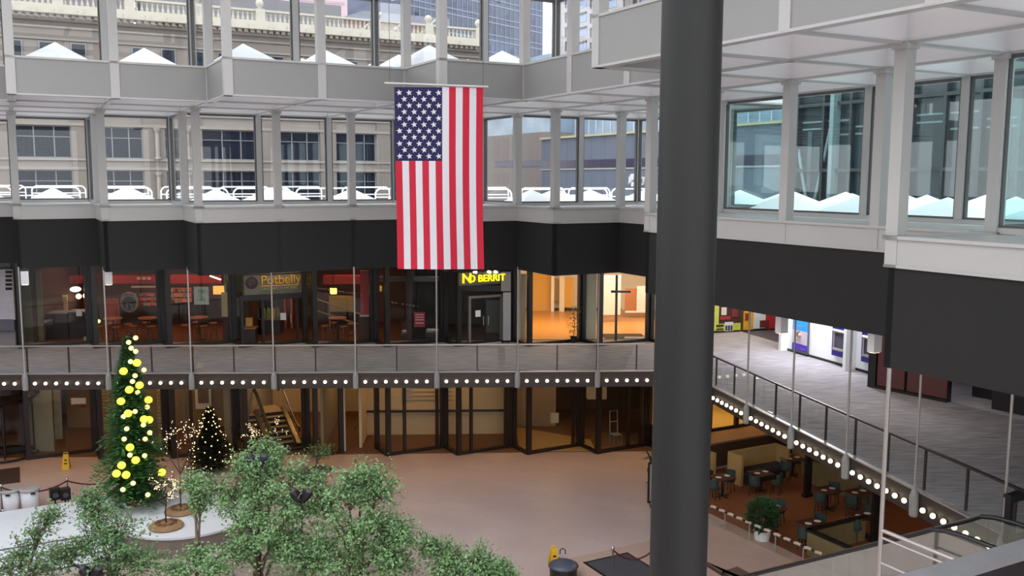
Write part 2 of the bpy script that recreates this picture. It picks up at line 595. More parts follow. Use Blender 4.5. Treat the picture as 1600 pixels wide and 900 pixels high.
# ceiling over the upper walkway (behind the charcoal band) out to the back of the shops
up = [G(*p) for p in F0]
mb = MB(); mb.prism(up + [G(9, -5), G(9, 10.9), PW.P(30, 0, 16).xy, PW.P(-35, 0, 16).xy], ZC + .02, ZC + .2); struct('ceiling_upper', mb, mat('dark_ceiling', (58, 55, 54), .7))
# outer walls below the terrace, unseen; north and east added to block light leaks
OUTW = mat('outer_wall', (120, 116, 112), .8)
mb = MB(); mb.seg(PW.P(-35, 0, 16), PW.P(30, 0, 16), .3, -.3, 10.9); struct('wall_north', mb, OUTW)
mb = MB(); mb.seg(G(9, 14), G(9, -9), .3, -.3, 10.9); struct('wall_east', mb, OUTW)
mb = MB(); mb.seg(G(-9.6, 16), G(-9.6, -9), .3, -.3, 11.2); struct('wall_west', mb, OUTW)
# fascia of the walkway
mf = MB(); mt = MB()
runs = [(EF(-9), CORN), (CORN, ER(-4))]
for p, q in runs:
    mf.seg(p, q, .1, 4.3, 4.885, .03); mt.seg(p, q, .13, 4.885, 4.92, .05)
struct('trim_6', mf, FASCB); struct('trim_7', mt, STEEL)

# railing: one thing per side
RAILD = mat('dark_rail', (48, 42, 42), .35, var=.05)
def railing(name, label, pts, hm):
    r = thing(name, label, 'railing', (pts[0].x, pts[0].y, Z2))
    d = (pts[-1] - pts[0]).normalized(); n = Vector((-d.y, d.x)); n = n if n.dot(pts[0]) > 0 else -n
    o = n * .12
    hb = MB(); hb.seg(pts[0] + o, pts[-1] + o, .07, Z2 + 1.0, Z2 + 1.05); hb.build('handrail', hm, r)
    for p, q in zip(pts, pts[1:]):
        g = MB(); g.seg(p + o + d*.03, q + o - d*.03, .02, Z2 + .05, Z2 + .93); g.build('glass_panel', GRAIL, r)
    for i, (p, q) in enumerate(zip(pts, pts[1:])):
        c = p + o
        b = MB(); b.box(c.x, c.y, Z2 + .03, .05, .05, .98, math.atan2(d.y, d.x)); b.build('post', RAILD, r)
    return r
railing('balcony_railing', 'long glass railing of the upper walkway in front of the shop fronts, grey handrail', [EF(n * .5) for n in range(-16, 6)] + [CORN], STEEL)
railing('balcony_railing', 'long glass railing with dark handrail along the right walkway opposite the cash machines', [CORN] + [ER(b * .5) for b in range(11, -8, -1)], RAILD)

# hanger rods with sleeve, one per module
first = None
def rod(p, n):
    global first
    if first is None:
        r = thing('hanger_rod', 'slim grey rod hanging the walkway edge from the charcoal band, with a fat sleeve below', 'rod', (p.x, p.y, 4.32), 'hanger rods along the walkway edge')
        b = MB(); b.tube([(p.x, p.y, 4.9), (p.x, p.y, ZC + .1)], .03, 8); b.build('rod', STEEL, r)
        b = MB(); b.lathe((p.x, p.y, 4.30), [(.085, 0), (.105, .03), (.105, .5), (.08, .6), (.05, .66)], 14); b.build('sleeve', PAINT, r)
        first = r
    else: dup(first, (p.x, p.y, 4.32))
RODS = [EF(n) for n in range(-8, 4)] + [ER(b) for b in range(5, -4, -1)]
dF = (EF(1) - EF(0)).normalized(); nF = Vector((dF.y, -dF.x)); nF = nF if nF.dot(EF(0)) < 0 else -nF
dR = (ER(0) - ER(1)).normalized(); nR = Vector((dR.y, -dR.x)); nR = nR if nR.dot(ER(2)) < 0 else -nR
for p in [EF(n) + nF * .13 for n in range(-8, 3)] + [CORN + (nF + nR) * .1] + [ER(b) + nR * .13 for b in range(5, -4, -1)]: rod(p, None)
# marquee bulbs: seven to a bay
bulb = None
def put_bulb(p, n):
    global bulb
    c = p + n * .05; z = 4.56
    rz = math.atan2(n.y, n.x)
    if bulb is None:
        t = thing('marquee_bulb', 'round warm white bulb in the row along the brown edge of the upper walkway', 'light bulb', (0, 0, 0), 'marquee bulbs along the walkway edge')
        b = MB(); b.tube([(0, 0, 0), (.05, 0, 0)], .04, 10); b.build('socket', BLACKM, t)
        b = MB(); b.ball((.09, 0, 0), .064, 12); b.build('globe', BULB, t, True)
        t.location = (c.x, c.y, z); t.rotation_euler = (0, 0, rz); bulb = t
    else: dup(bulb, (c.x, c.y, z), rz)
for k in range(-7, 3):
    for i in range(7): put_bulb(EF(k + .117 + .1265 * i), nF)
for i in range(5): put_bulb(EF(2 + 0) + (CORN - EF(2)) * (.0), nF) if False else None
for b in range(6, -2, -1):
    for i in range(7):
        bb = b - .117 - .1265 * i
        if bb < 5.9: put_bulb(ER(bb), nR)

# silver light boxes below the charcoal band
lb = None
def lightbox(p, rz, label):
    global lb
    if lb is None:
        t = thing('light_box', label, 'light', (0, 0, 0))
        b = MB(); b.box(0, 0, 0, .26, .2, .5); b.build('housing', PAINT_LIT, t)  # housing takes the lightened paint to offset the shade it hangs in
        b = MB(); b.box(0, 0, .5, .05, .05, .16); b.build('bracket', BLACKM, t)
        b = MB(); b.box(0, 0, -.012, .2, .14, .014); b.build('lens', BULB, t)
        lb = t; t.location = p; t.rotation_euler = (0, 0, rz)
    else: dup(lb, p, rz, label)
lightbox(fl(1221, 520, 8.17), AX, 'pale grey box light hanging left of the blue bank poster')
lightbox(fl(1366, 550, 8.17), AX, 'pale grey box light hanging over the maroon wall by the cash machines')
pp = EF(-4) + nF * -.3; lightbox((pp.x, pp.y, 8.22), AX, 'silver box light at a rod top above the dark entrance of the restaurant')
pp = EF(-5) + nF * -.3; lightbox((pp.x, pp.y, 8.22), AX, 'silver box light at the leftmost visible hanger rod top')

# ================================================================== shop fronts
def facet(k, which, z0, z1, m, gm, cross=None, door=False, nm=None):
    a, b = (CK(k), BK(k)) if which == 'long' else (BK(k), CK(k + 1))
    n0 = len([o for o in bpy.data.objects if o.name.startswith('window_')])
    r = sgroup('window_%d' % (n0 + 1), (a.x, a.y, z0))
    u = (b - a).normalized(); L = (b - a).length
    f = MB()
    f.seg(a, b, .16, z0, z0 + .14); f.seg(a, b, .14, z1 - .12, z1)
    rot = math.atan2(u.y, u.x)
    c = a + u * .07; f.box(c.x, c.y, z0, .2, .2, z1 - z0, rot)
    if which == 'long':
        c = b - u * .1; f.box(c.x, c.y, z0, .26, .18, z1 - z0, rot)
    for s in (cross or []):
        c = a + u * L * s; f.box(c.x, c.y, z0, .12, .14, z1 - z0, rot)
    f.build('frame', m, r)
    g = MB(); g.seg(a + u*.17, b - u*.2, .02, z0 + .13, z1 - .11); g.build('pane', gm, r)
    return r
for k in range(-8, 4):
    if k != -2: facet(k, 'long', Z2, ZC, BLACKM, GSHOP, cross=[.3, .6] if k == 0 and False else None)
    facet(k, 'short', Z2, ZC, BLACKM, GSHOP)
lowcross = {0: [.30, .86], 1: [.24, .86], -4: [.28], -3: [.3], 2: [.85], 3: [.6, .85]}
for k in range(-8, 4):
    if k in (-1,):
        continue
    facet(k, 'long', 0, 4.3, BRONZE, GSHOP, cross=lowcross.get(k))
    facet(k, 'short', 0, 4.3, BRONZE, GSHOP)
facet(-1, 'short', 0, 4.3, BRONZE, GSHOP)

# ---- upper shops: shells
def room(name, s0, s1, d0, d1, z0, z1, wm, fm, cm, side=(True, True), floor_t=.03):
    b = MB(); b.rect(PW, s0*WS, s1*WS, z0, z1, d1, d1 + .15); struct('wall_' + name, b, wm)
    for sd, on in ((s0, side[0]), (s1, side[1])):
        if on:
            b = MB(); b.rect(PW, sd*WS - .06, sd*WS + .06, z0, z1, d0, d1); struct('wall_' + name, b, wm)
    b = MB(); b.rect(PW, s0*WS + .06, s1*WS - .06, z0, z0 + floor_t, d0, d1); struct('floor_' + name, b, fm)
    b = MB(); b.rect(PW, s0*WS + .06, s1*WS - .06, z1 - .1, z1 - .02, d0, d1); struct('ceiling_' + name, b, cm)
WOODD = mat('dark_wood_floor', (92, 54, 36), .5, var=.15, scale=2, stretch=(6, 1, 1, .5))
WOODO = mat('orange_wood_floor', (206, 152, 84), .35, var=.12, scale=2.5, stretch=(1, 9, 1, -AX), rgb2=(170, 112, 52))
CEILD = mat('shop_ceiling_dark', (34, 28, 26), .7)
CHAR = mat('charcoal_wall', (58, 58, 58), .7)
room('cafe', -5.02, -2.06, 1.5, 7, Z2, ZC, DKBROWN, WOODD, CEILD)
room('sandwich_shop', -2.02, .28, 1.5, 7, Z2, ZC, DKBROWN, WOODD, CEILD)
room('dark_shop', .32, 1.86, 1.5, 6, Z2, ZC, CHAR, mat('dark_floor', (62, 52, 52), .5), CEILD)
ORNG = mat('amber_wall', (214, 168, 84), .6, var=.06, scale=.8)
IVORY = mat('ivory_wall', (226, 222, 208), .6, var=.03)
room('empty_shop', 1.9, 4.55, 1.5, 11, Z2, ZC, IVORY, WOODO, IVORY)
b = MB(); b.rect(PW, 1.92*WS, 3.9*WS, Z2 + .03, Z2 + .16, 10.85, 10.99); struct('baseboard_back', b, BRONZE)


def panel(name, label, cat, px, d, th, m, pl=None, parent=None, group=None, t0=0):
    "a flat board hung parallel to the shop front at depth d"
    p = (pl or PW).off(d); b = MB(); q = p.px(*px); b.rect(p, q[0], q[1], q[2], q[3], t0, t0 + th)
    o = b.build(name, m, parent)
    if parent is None: tag(o, label, cat, group)
    return o
def sbox(px, d, th, m, name='wall_panel', pl=None):
    p = (pl or PW).off(d); b = MB(); q = p.px(*px); b.rect(p, q[0], q[1], q[2], q[3], 0, th)
    return struct(name, b, m)

# far left: pale wall with a vertical row of dark bars
o = panel('wall_sign', 'pale lavender wall sign with a vertical row of dark bars left of the cafe', 'sign', (-60, 421, 21, 500), .3, .1, mat('lavender_white', (176, 174, 186), .6))
for i in range(5):
    p = PW.off(.3); q = p.px(9, 423 + i*6.5, 19, 427 + i*6.5); b = MB(); b.rect(p, q[0], q[1], q[2], q[3], -.03, 0); b.build('dark_bar', BLACKM, o)
sbox((-60, 499, 22, 517), .28, .1, mat('slate_grey', (92, 92, 104), .6), 'wall_base'); sbox((-60, 517, 24, 541), .5, .1, mat('grey_base', (128, 124, 126), .8), 'wall_base')

# cafe
OLIVE = mat('olive_wood', (98, 92, 66), .6, var=.1, scale=2, stretch=(8, 1, 1))
sbox((36, 424, 66, 543), 1.7, .12, OLIVE); sbox((66, 431, 148, 443), 5.2, .5, REDP, 'wall_soffit'); sbox((166, 431, 254, 443), 5.0, .5, REDP, 'wall_soffit'); sbox((265, 430, 346, 443), 5.0, .5, REDP, 'wall_soffit')
for i in range(3):
    p = PW.off(4.95); q = p.px(214 + i*8, 433, 220 + i*8, 437); b = MB(); b.rect(p, q[0], q[1], q[2], q[3], -.02, 0); struct('trim_8', b, PAINTL)
CTR = mat('counter_front', (44, 30, 36), .5); AMB = mat('orange_lit_wall', (150, 62, 26), .5, var=.2, scale=5)  # orange of the warm lamplight is put into this wall colour
def counter(px, d, dp, label, top):
    p = PW.off(d); q = p.px(*px); c = p.P((q[0]+q[1])/2, Z2, 0)
    t = thing('counter', label, 'counter', (c.x, c.y, Z2 + .03))
    b = MB(); b.rect(p, q[0], q[1], Z2 + .03, q[3], 0, dp); b.build('body', CTR, t)
    b = MB(); b.rect(p, q[0] - .05, q[1] + .05, q[3], q[3] + .05, -.06, dp + .04); b.build('worktop', top, t)
    return t
counter((46, 504, 72, 540), 1.9, .7, 'black counter at the left end of the cafe below the olive wall', PAINT)
counter((72, 490, 106, 540), 2.6, .7, 'dark plum counter under the lit sandwich picture in the cafe', PAINT)
counter((108, 488, 140, 540), 2.6, .7, 'dark plum counter by the orange-lit wall of the cafe', PAINT)
sbox((106, 452, 145, 505), 6.7, .1, AMB, 'wall_orange_lit'); sbox((166, 466, 187, 512), 6.6, .1, AMB, 'wall_orange_lit')
panel('menu_board', 'lit picture board above the plum counter of the cafe', 'sign', (70, 461, 105, 487), 4.4, .08, emit('menu_glow', (150, 110, 80), .25))
for i, (x, y) in enumerate(((77, 483), (90, 478), (85, 466))):
    pass
p4 = PW.off(4.36)
o = bpy.data.objects['menu_board']
for (x0, y0, x1, y1), c in (((72, 461, 104, 464), (226, 214, 196)), ((78, 481, 96, 485), (220, 190, 140)), ((77, 476, 92, 479), (214, 176, 120)), ((95, 466, 104, 472), (150, 140, 90)), ((71, 467, 75, 480), (200, 190, 170))):
    q = p4.px(x0, y0, x1, y1); b = MB(); b.rect(p4, q[0], q[1], q[2], q[3], -.02, .03); b.build('picture_patch', mat('patch', c, .6), o)
def lamp(px, py, d, r, label, sz=1.0, st=6, rgb=(255, 214, 150), cord=True):
    p = PW.off(d); s, z = p.hit(px, py); c = p.P(s, z)
    t = thing('pendant_lamp', label, 'lamp', (c.x, c.y, z))
    b = MB(); b.ball((c.x, c.y, z), r, 12, sz); b.build('shade', emit('lamp_glow', rgb, st), t, True)
    b = MB(); b.tube([(c.x, c.y, z + r*sz), (c.x, c.y, ZC - .1)], .012, 6); b.build('cord', BLACKM, t)
    return t
lamp(118, 452, 3.0, .24, 'white oval pendant lamp over the cafe counter', .5, 5, (255, 250, 240))
lamp(123, 463, 5.5, .13, 'small warm globe lamp in front of the orange-lit wall, left one of the upper pair')
lamp(135, 462, 5.5, .15, 'small warm globe lamp in front of the orange-lit wall, right one of the upper pair')
lamp(137, 472, 5.0, .12, 'lowest warm globe lamp in front of the orange-lit wall')
lamp(131, 497, 4.5, .1, 'little warm lamp low over the plum counter', 1, 3)
lamp(154, 502, 3.0, .09, 'little pale lamp behind the first rod right of the cafe entrance', 1, 2)
panel('notice', 'small white notice at the end of the plum counter', 'notice', (119, 484, 128, 494), 2.5, .02, WHITE)
panel('crate', 'lime green crate on the floor by the cafe entrance', 'crate', (131, 527, 141, 534), 1.6, .3, mat('lime', (150, 152, 62), .6))
# round emblem and jar shelves
p = PW.off(3.2); s, z = p.hit(202, 472); c = p.P(s, z)
t = thing('wall_emblem', 'round ring emblem with an arched pale bar hanging in the cafe', 'emblem', (c.x, c.y, z - .42))
b = MB(); b.tube([p.P(s + .36*math.cos(a), z + .44*math.sin(a)) for a in [2*math.pi*i/24 for i in range(24)]], .05, 6, True); b.build('ring', TAN, t)
b = MB(); b.tube([p.P(s + .28*math.cos(a), z + .1 + .2*math.sin(a), -.02) for a in [math.pi*i/10 for i in range(11)]], .04, 6); b.tube([p.P(s - .1, z - .3, -.02), p.P(s - .1, z - .05, -.02), p.P(s + .12, z - .12, -.02), p.P(s + .1, z - .32, -.02)], .035, 6); b.build('motif', PAINT, t)
b = MB(); b.rect(p, s - .3, s + .3, z - .36, z + .36, .02, .04); b.build('backing', BLACKM, t)
def shelf(px, d, label, rows, cols, m):
    pl = PW.off(d); q = pl.px(*px); c = pl.P((q[0]+q[1])/2, q[2])
    t = thing('shelf_unit', label, 'shelf', (c.x, c.y, q[2]))
    b = MB(); b.rect(pl, q[0], q[1], q[2], q[3], .3, .34); b.build('back', m, t)
    for i in range(rows + 1):
        zz = q[2] + (q[3]-q[2])*i/rows; b = MB(); b.rect(pl, q[0], q[1], zz - .02, zz + .02, 0, .3); b.build('shelf_board', DKBROWN, t)
    jm = mat('jar_label', (226, 196, 160), .5); jr = mat('jar_red', (176, 58, 34), .5)
    for i in range(rows):
        for j in range(cols):
            if random.random() < .15: continue
            sx = q[0] + (q[1]-q[0])*(j + .5)/cols; zz = q[2] + (q[3]-q[2])*i/rows + .022
            hh = (q[3]-q[2])/rows*.6; cc = pl.P(sx, zz, .14)
            b = MB(); b.lathe((cc.x, cc.y, zz), [(.07, 0), (.08, .03), (.08, hh*.8), (.05, hh)], 10)
            tag(b.build('jar', jm if (i + j) % 3 else jr), 'small jar standing on %s' % label.split(' of ')[0], 'jar', 'jars on ' + label)
    return t
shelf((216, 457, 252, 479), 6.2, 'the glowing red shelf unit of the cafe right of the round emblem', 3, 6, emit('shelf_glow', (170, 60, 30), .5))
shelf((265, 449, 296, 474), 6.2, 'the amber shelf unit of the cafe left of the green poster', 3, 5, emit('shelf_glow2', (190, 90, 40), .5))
sbox((192, 459, 212, 462), 5.5, .1, mat('lit_trim', (214, 170, 90), .5), 'trim_9'); sbox((205, 447, 252, 449.5), 4.8, .06, PAINTL, 'trim_10')
o = panel('poster', 'pale green poster with a leafy scrawl hanging in the cafe window', 'poster', (303, 448, 326, 476), 1.9, .02, mat('poster_paper', (188, 200, 186), .6))
pl = PW.off(1.9); q = pl.px(303, 448, 326, 476)
for i in range(14):
    a = random.uniform(q[0] + .08, q[1] - .3); zz = random.uniform(q[2] + .2, q[3] - .1); b = MB(); b.tube([pl.P(a, zz, -.012), pl.P(a + .12, zz + random.uniform(-.08, .08), -.012), pl.P(a + .22, zz + random.uniform(-.1, .1), -.012)], .012, 5); b.build('leaf_scrawl', mat('scrawl', (120, 150, 122), .6), o)
panel('menu_lamp_box', 'small amber lit box on the wall right of the green poster', 'sign', (333, 447, 350, 460), 6.88, .1, emit('amber_glow', (250, 190, 90), .9))
GREENW = mat('olive_green_wall', (104, 122, 74), .6)
sbox((350, 429, 364, 455), 1.75, .1, GREENW, 'wall_panel'); sbox((346, 457, 364, 495), 1.8, .1, mat('parchment', (176, 156, 114), .6), 'wall_panel'); sbox((348, 495, 379, 538), 1.8, .12, DKBROWN, 'wall_panel')
sbox((367, 429, 377, 456), 1.75, .1, GREENW, 'wall_panel'); sbox((368, 465, 374, 495), 1.4, .05, PAINT, 'wall_panel')
p = PW.off(2.2)
b = MB(); s0, z0 = p.hit(328, 431); s1, z1 = p.hit(345, 437); b.tube([p.P(s0, z0), p.P(s1, z1)], .035, 6); o = b.build('tube_light', emit('tube_glow', (255, 220, 200), 4)); tag(o, 'short slanting tube light under the red soffit of the cafe', 'light')

# tables and stools
TABT = mat('table_wood', (150, 92, 48), .4, var=.12, scale=4); STW = mat('stool_wood', (98, 58, 36), .5)
def bar_table(label):
    t = thing('bar_table', label, 'table', (0, 0, 0))
    b = MB(); b.lathe((0, 0, 1.0), [(.40, 0), (.42, .02), (.42, .04), (.40, .05)], 20); b.build('tabletop', TABT, t)
    b = MB(); b.lathe((0, 0, .03), [(.05, 0), (.04, .05), (.04, .95), (.1, .97)], 10); b.build('pedestal', BLACKM, t)
    b = MB(); b.lathe((0, 0, 0), [(.3, 0), (.3, .015), (.06, .05)], 16); b.build('foot', BLACKM, t)
    return t
def bar_stool(label):
    t = thing('bar_stool', label, 'stool', (0, 0, 0), 'wooden bar stools in the cafe and sandwich shop')
    b = MB(); b.lathe((0, 0, .70), [(.15, 0), (.18, .015), (.18, .04), (.16, .05)], 16); b.build('seat', TABT, t)
    for a in range(4):
        x, y = math.cos(a*math.pi/2 + .78), math.sin(a*math.pi/2 + .78)
        b = MB(); b.tube([(x*.2, y*.2, 0), (x*.12, y*.12, .71)], .018, 6); b.build('leg', STW, t)
    for z in (.22, .42):
        b = MB(); b.tube([(math.cos(a*math.pi/2 + .78)*(.2 - .08*z/.7), math.sin(a*math.pi/2 + .78)*(.2 - .08*z/.7), z) for a in range(4)], .012, 5, True); b.build('rung_ring', STW, t)
    return t
tb = None; st = None
def put_table(px, py, label):
    global tb
    c = fl(px, py, Z2); c.z = Z2 + .03
    if tb is None: tb = bar_table(label); tb.location = c
    else: dup(tb, c, 0, label)
    return c
def put_stool(c, dx, dy, rz=0):
    global st
    if st is None: st = bar_stool('round wooden bar stool beside a high table in the shop windows'); st.location = (c.x + dx, c.y + dy, Z2 + .03); st.rotation_euler = (0, 0, rz)
    else: dup(st, (c.x + dx, c.y + dy, Z2 + .03), rz)
for (x, y, lab) in ((178, 534, 'round high table behind the window left of the tall Christmas tree top'), (232, 533, 'round high table behind the window right of the tall Christmas tree top'), (312, 532, 'round high table with glossy wooden top below the green poster'), (528, 533, 'round high table behind the window with the yellow lantern')):
    c = put_table(x, y, lab)
    for dx, dy, r in ((-.5, -.35, .3), (.35, -.5, .9), (.55, .3, .2), (-.3, .55, 1.2)): put_stool(c, dx, dy, r)

# sandwich shop: hanging sign, open doorway
f2 = PL(CK(-2), e1)
q = f2.off(.25).px(379, 427, 474, 461)
pl = f2.off(.25); c = pl.P((q[0]+q[1])/2, q[2])
t = thing('shop_sign', 'grey Potbelly sandwich shop sign with gold letters and a dark round badge', 'sign', (c.x, c.y, q[2]))
b = MB(); b.rect(pl, q[0], q[1], q[2], q[3], 0, .14); b.build('board', mat('sign_grey', (112, 114, 104), .6), t)
b = MB(); b.frame(pl, q[0], q[1], q[2], q[3], .05, -.03, 0); b.build('border', BLACKM, t)
s, z = pl.hit(393, 442)
b = MB(); b.tube([pl.P(s, z, -.03), pl.P(s, z, .0)], .27, 20); b.build('badge', mat('badge_brown', (52, 38, 42), .5), t)
b = MB(); b.tube([pl.P(s + .13*math.cos(a), z + .13*math.sin(a), -.04) for a in [i*math.pi/5 for i in range(8)]], .025, 6); b.tube([pl.P(s - .05, z - .1, -.04), pl.P(s, z + .12, -.04), pl.P(s + .08, z - .08, -.04)], .02, 6); b.build('badge_motif', mat('badge_grey', (110, 96, 100), .5), t)
GOLD = mat('gold_letters', (224, 168, 62), .35, .2, var=.05)
s0, zz = pl.hit(407, 445); text('Potbelly', .55, GOLD, 'lettering', t, pl.P(s0, zz + .02, -.03), f2.u, .03)
b = MB(); s1, _ = pl.hit(468, 446); b.rect(pl, s0, s1, zz - .08, zz - .04, -.03, 0); b.build('underline', GOLD, t)
s0, zz = pl.hit(408, 453); text('SANDWICH WORKS', .175, mat('pale_letters', (170, 172, 120), .5), 'lettering', t, pl.P(s0, zz - .02, -.03), f2.u, .02)
# door frame of the sandwich shop
zd = q[2] - .04
r = sgroup('door_1', (CK(-2).x, CK(-2).y, Z2)); b = MB()
L = M * 1.02
b.frame(f2, 0, L, Z2, zd, .12, -.08, .08)
b.rect(f2, L*.32, L*.36, Z2, zd, -.06, .06); b.rect(f2, L*.86, L*.9, Z2, zd, -.06, .06); b.rect(f2, 0, L, zd, zd + .1, -.08, .1); b.build('frame', BLACKM, r)
g = MB(); g.rect(f2, L*.36, L*.86, Z2 + .06, zd - .12, .25, .27); g.build('leaf_glass', GSHOP, r)
h = MB(); h.tube([f2.P(L*.8, Z2 + .9, .2), f2.P(L*.8, Z2 + 1.3, .2)], .02, 6); h.build('handle', STEEL, r)
panel('notice', 'white paper notice on the glass door under the gold lettered sign', 'notice', (438, 489, 447, 500), 1.35, .01, WHITE)
def bin_unit(px, d, label):
    p = PW.off(d); q = p.px(*px); c = p.P((q[0]+q[1])/2, Z2)
    t = thing('waste_unit', label, 'bin', (c.x, c.y, Z2))
    b = MB(); b.rect(p, q[0], q[1], Z2, q[3] - .2, 0, .5); b.build('cabinet', CTR, t)
    b = MB(); b.rect(p, q[0] - .03, q[1] + .03, q[3] - .2, q[3] - .14, -.03, .53); b.build('top', TABT, t)
    return t, p, q
t, p, q = bin_unit((381, 507, 399, 541), .75, 'plum waste cabinet with items on top left of the sandwich shop door')
panel('basket', 'small golden basket standing on the plum waste cabinet', 'basket', (384, 497, 394, 510), .85, .2, mat('basket_gold', (170, 130, 60), .6))
DISP = mat('display_dark', (40, 46, 58), .4)
sbox((397, 464, 428, 481), 3.5, .5, DISP, 'wall_cabinet')
pl = PW.off(3.4)
for i, (x, y, cc) in enumerate(((402, 499, (60, 80, 96)), (412, 499, (150, 150, 96)), (420, 499, (120, 150, 100)), (427, 499, (196, 150, 70)), (434, 499, (90, 110, 90)))):
    s, z = pl.hit(x, y); c = pl.P(s, z); b = MB(); b.lathe((c.x, c.y, z), [(.1, 0), (.12, .1), (.1, .45), (.05, .55)], 10)
    tag(b.build('drink_bottle', mat('bottle', cc, .3)), 'coloured drink bottle on the counter inside the sandwich shop door', 'bottle', 'drink bottles on the sandwich shop counter')
counter((408, 500, 438, 535), 3.3, .8, 'dark counter carrying bottles inside the sandwich shop door', TABT)
for i, x in enumerate((445, 455, 463)):
    p = PW.off(5.0); s, z = p.hit(x, 475); b = MB(); b.tube([p.P(s, Z2 + .03), p.P(s, ZC - .1)], .09, 8); struct('column', b, mat('rust_column', (150, 74, 40), .5))
# window side of the sandwich shop
sbox((505, 431, 566, 444), 4.2, .5, REDP, 'wall_soffit'); REDW = mat('crimson_wall', (150, 34, 40), .55)
sbox((563, 423, 583, 493), 1.7, .15, REDW, 'wall_panel'); sbox((560, 494, 584, 536), 1.72, .12, DKBROWN, 'wall_panel'); sbox((562, 492, 583, 495), 1.65, .05, PAINTL, 'trim_11')
sbox((514, 462, 552, 487), 6.0, .1, mat('mustard_panel', (160, 138, 70), .6), 'wall_panel')
p = PW.off(3.0)
b = MB(); s0, z0 = p.hit(494, 467); s1, z1 = p.hit(566, 492); b.tube([p.P(s0, z0), p.P(s1, z1)], .04, 6); b.tube([p.P(s0, z0 - .55), p.P(s1, z1 - .5)], .04, 6); b.tube([p.P(s0 + .6, z0 - .15), p.P(s0 + .6, Z2)], .04, 6); b.tube([p.P(s1, z1), p.P(s1, Z2)], .04, 6); o = b.build('stair_rail', TAN); tag(o, 'slanting wooden stair rail inside the sandwich shop window', 'handrail')
s, z = p.hit(521, 455); c = p.P(s, z)
t = thing('lantern', 'square yellow glowing lantern hanging in the sandwich shop window', 'lamp', (c.x, c.y, z - .13))
b = MB(); b.box(c.x, c.y, z - .12, .24, .24, .26, AX); b.build('shade', emit('lantern_glow', (255, 214, 90), 3.5), t)
b = MB(); b.box(c.x, c.y, z + .14, .14, .14, .05, AX); b.tube([(c.x, c.y, z + .19), (c.x, c.y, ZC - .1)], .012, 5); b.build('cord', BLACKM, t)

# dark shop
sbox((592, 433, 692, 440), 3.0, .4, mat('grey_beam', (108, 106, 106), .6), 'wall_beam')
o = panel('poster', 'red poster with pale lines in the window of the dark shop', 'poster', (647, 488, 664, 511), 1.3, .02, mat('poster_red', (150, 36, 54), .6))
pl = PW.off(1.3)
for y in (491, 495, 499, 504): 
    q = pl.px(649, y, 662, y + 1.4); b = MB(); b.rect(pl, q[0], q[1], q[2], q[3], -.01, 0); b.build('printed_line', mat('pinkish', (220, 170, 178), .6), o)
def case(px, d, label):
    p = PW.off(d); q = p.px(*px); c = p.P((q[0]+q[1])/2, Z2)
    t = thing('display_case', label, 'display case', (c.x, c.y, Z2 + .03))
    b = MB(); b.rect(p, q[0], q[1], Z2 + .03, q[2], 0, .6); b.build('plinth', mat('case_brown', (58, 36, 34), .5), t)
    b = MB(); b.rect(p, q[0], q[1], q[2], q[3], 0, .6); b.build('glass_box', GRAIL, t)
    b = MB(); b.rect(p, q[0] + .04, q[1] - .04, q[2] + .01, q[2] + .05, .05, .55); b.build('shelf', PAINT, t)
    b = MB()
    for i in range(6):
        cc = p.P(q[0] + .12 + (q[1]-q[0]-.24)*i/5, q[2], .25); b.ball((cc.x, cc.y, q[2] + .1), .09, 8, .7)
    b.build('white_paper', WHITE, t, True)
case((626, 498, 646, 522), 2.0, 'glass display case left of the red poster in the dark shop')
case((664, 497, 686, 520), 2.0, 'glass display case right of the red poster in the dark shop')
f1 = PL(CK(1), e1)
pl = f1.off(-.22); q = pl.px(717, 425, 781, 445); c = pl.P((q[0]+q[1])/2, q[2])
t = thing('shop_sign', 'dark shop sign with glowing yellow capital letters over the grey doors', 'sign', (c.x, c.y, q[2]))
b = MB(); b.rect(pl, q[0], q[1], q[2], q[3], 0, .16); b.build('board', mat('sign_charcoal', (88, 86, 84), .6), t)
YEL = emit('yellow_letters', (255, 236, 30), 1.6)
s0, zz = pl.hit(721, 442); text('N', .62, YEL, 'lettering', t, pl.P(s0, zz - .02, -.04), f1.u, .03)
s0, zz = pl.hit(731, 441); text('O BERRITY', .43, YEL, 'lettering', t, pl.P(s0, zz, -.04), f1.u, .03)
for i, x in enumerate((740, 762, 772)):
    s, z = pl.hit(x, 424.5); b = MB(); b.tube([pl.P(s, z, -.25), pl.P(s, z, -.05)], .06, 8); b.build('spot', BULB, t)
sbox((716, 446, 782, 455), .9, .1, BLACKM, 'wall_panel')
sbox((783, 425, 798, 455), .7, .1, PAINT, 'wall_panel'); sbox((786, 457, 798, 532), .7, .1, mat('steel_panel', (150, 150, 152), .4, .3), 'wall_panel')
r = sgroup('door_2', (CK(1).x, CK(1).y, Z2)); b = MB(); pl = f1.off(.06); q = pl.px(731, 461, 784, 537)
b.frame(pl, q[0], q[1], Z2, q[3], .1, -.12, .02); b.build('frame', mat('grey_door_frame', (128, 124, 122), .4, .4), r)
b = MB(); b.rect(pl, q[0] + .1, q[1] - .1, Z2, Z2 + .06, -.15, .05); b.build('threshold', PAINTL, r)
b = MB(); b.rect(pl, (q[0]+q[1])/2 - .03, (q[0]+q[1])/2 + .03, Z2 + .06, q[3] - .1, -.05, .02); b.build('stile', BLACKM, r)
for dx in (-.12, .12):
    b = MB(); b.tube([pl.P((q[0]+q[1])/2 + dx, Z2 + .85, -.1), pl.P((q[0]+q[1])/2 + dx, Z2 + 1.25, -.1)], .02, 6); b.build('handle', STEEL, r)
panel('notice', 'white paper notice on the grey glass doors under the yellow letters', 'notice', (743, 485, 751, 495), .0, .012, WHITE, pl=f1.off(-.14))
sbox((757, 470, 783, 532), 3.5, .1, mat('shop_grey', (96, 102, 100), .6), 'wall_panel')

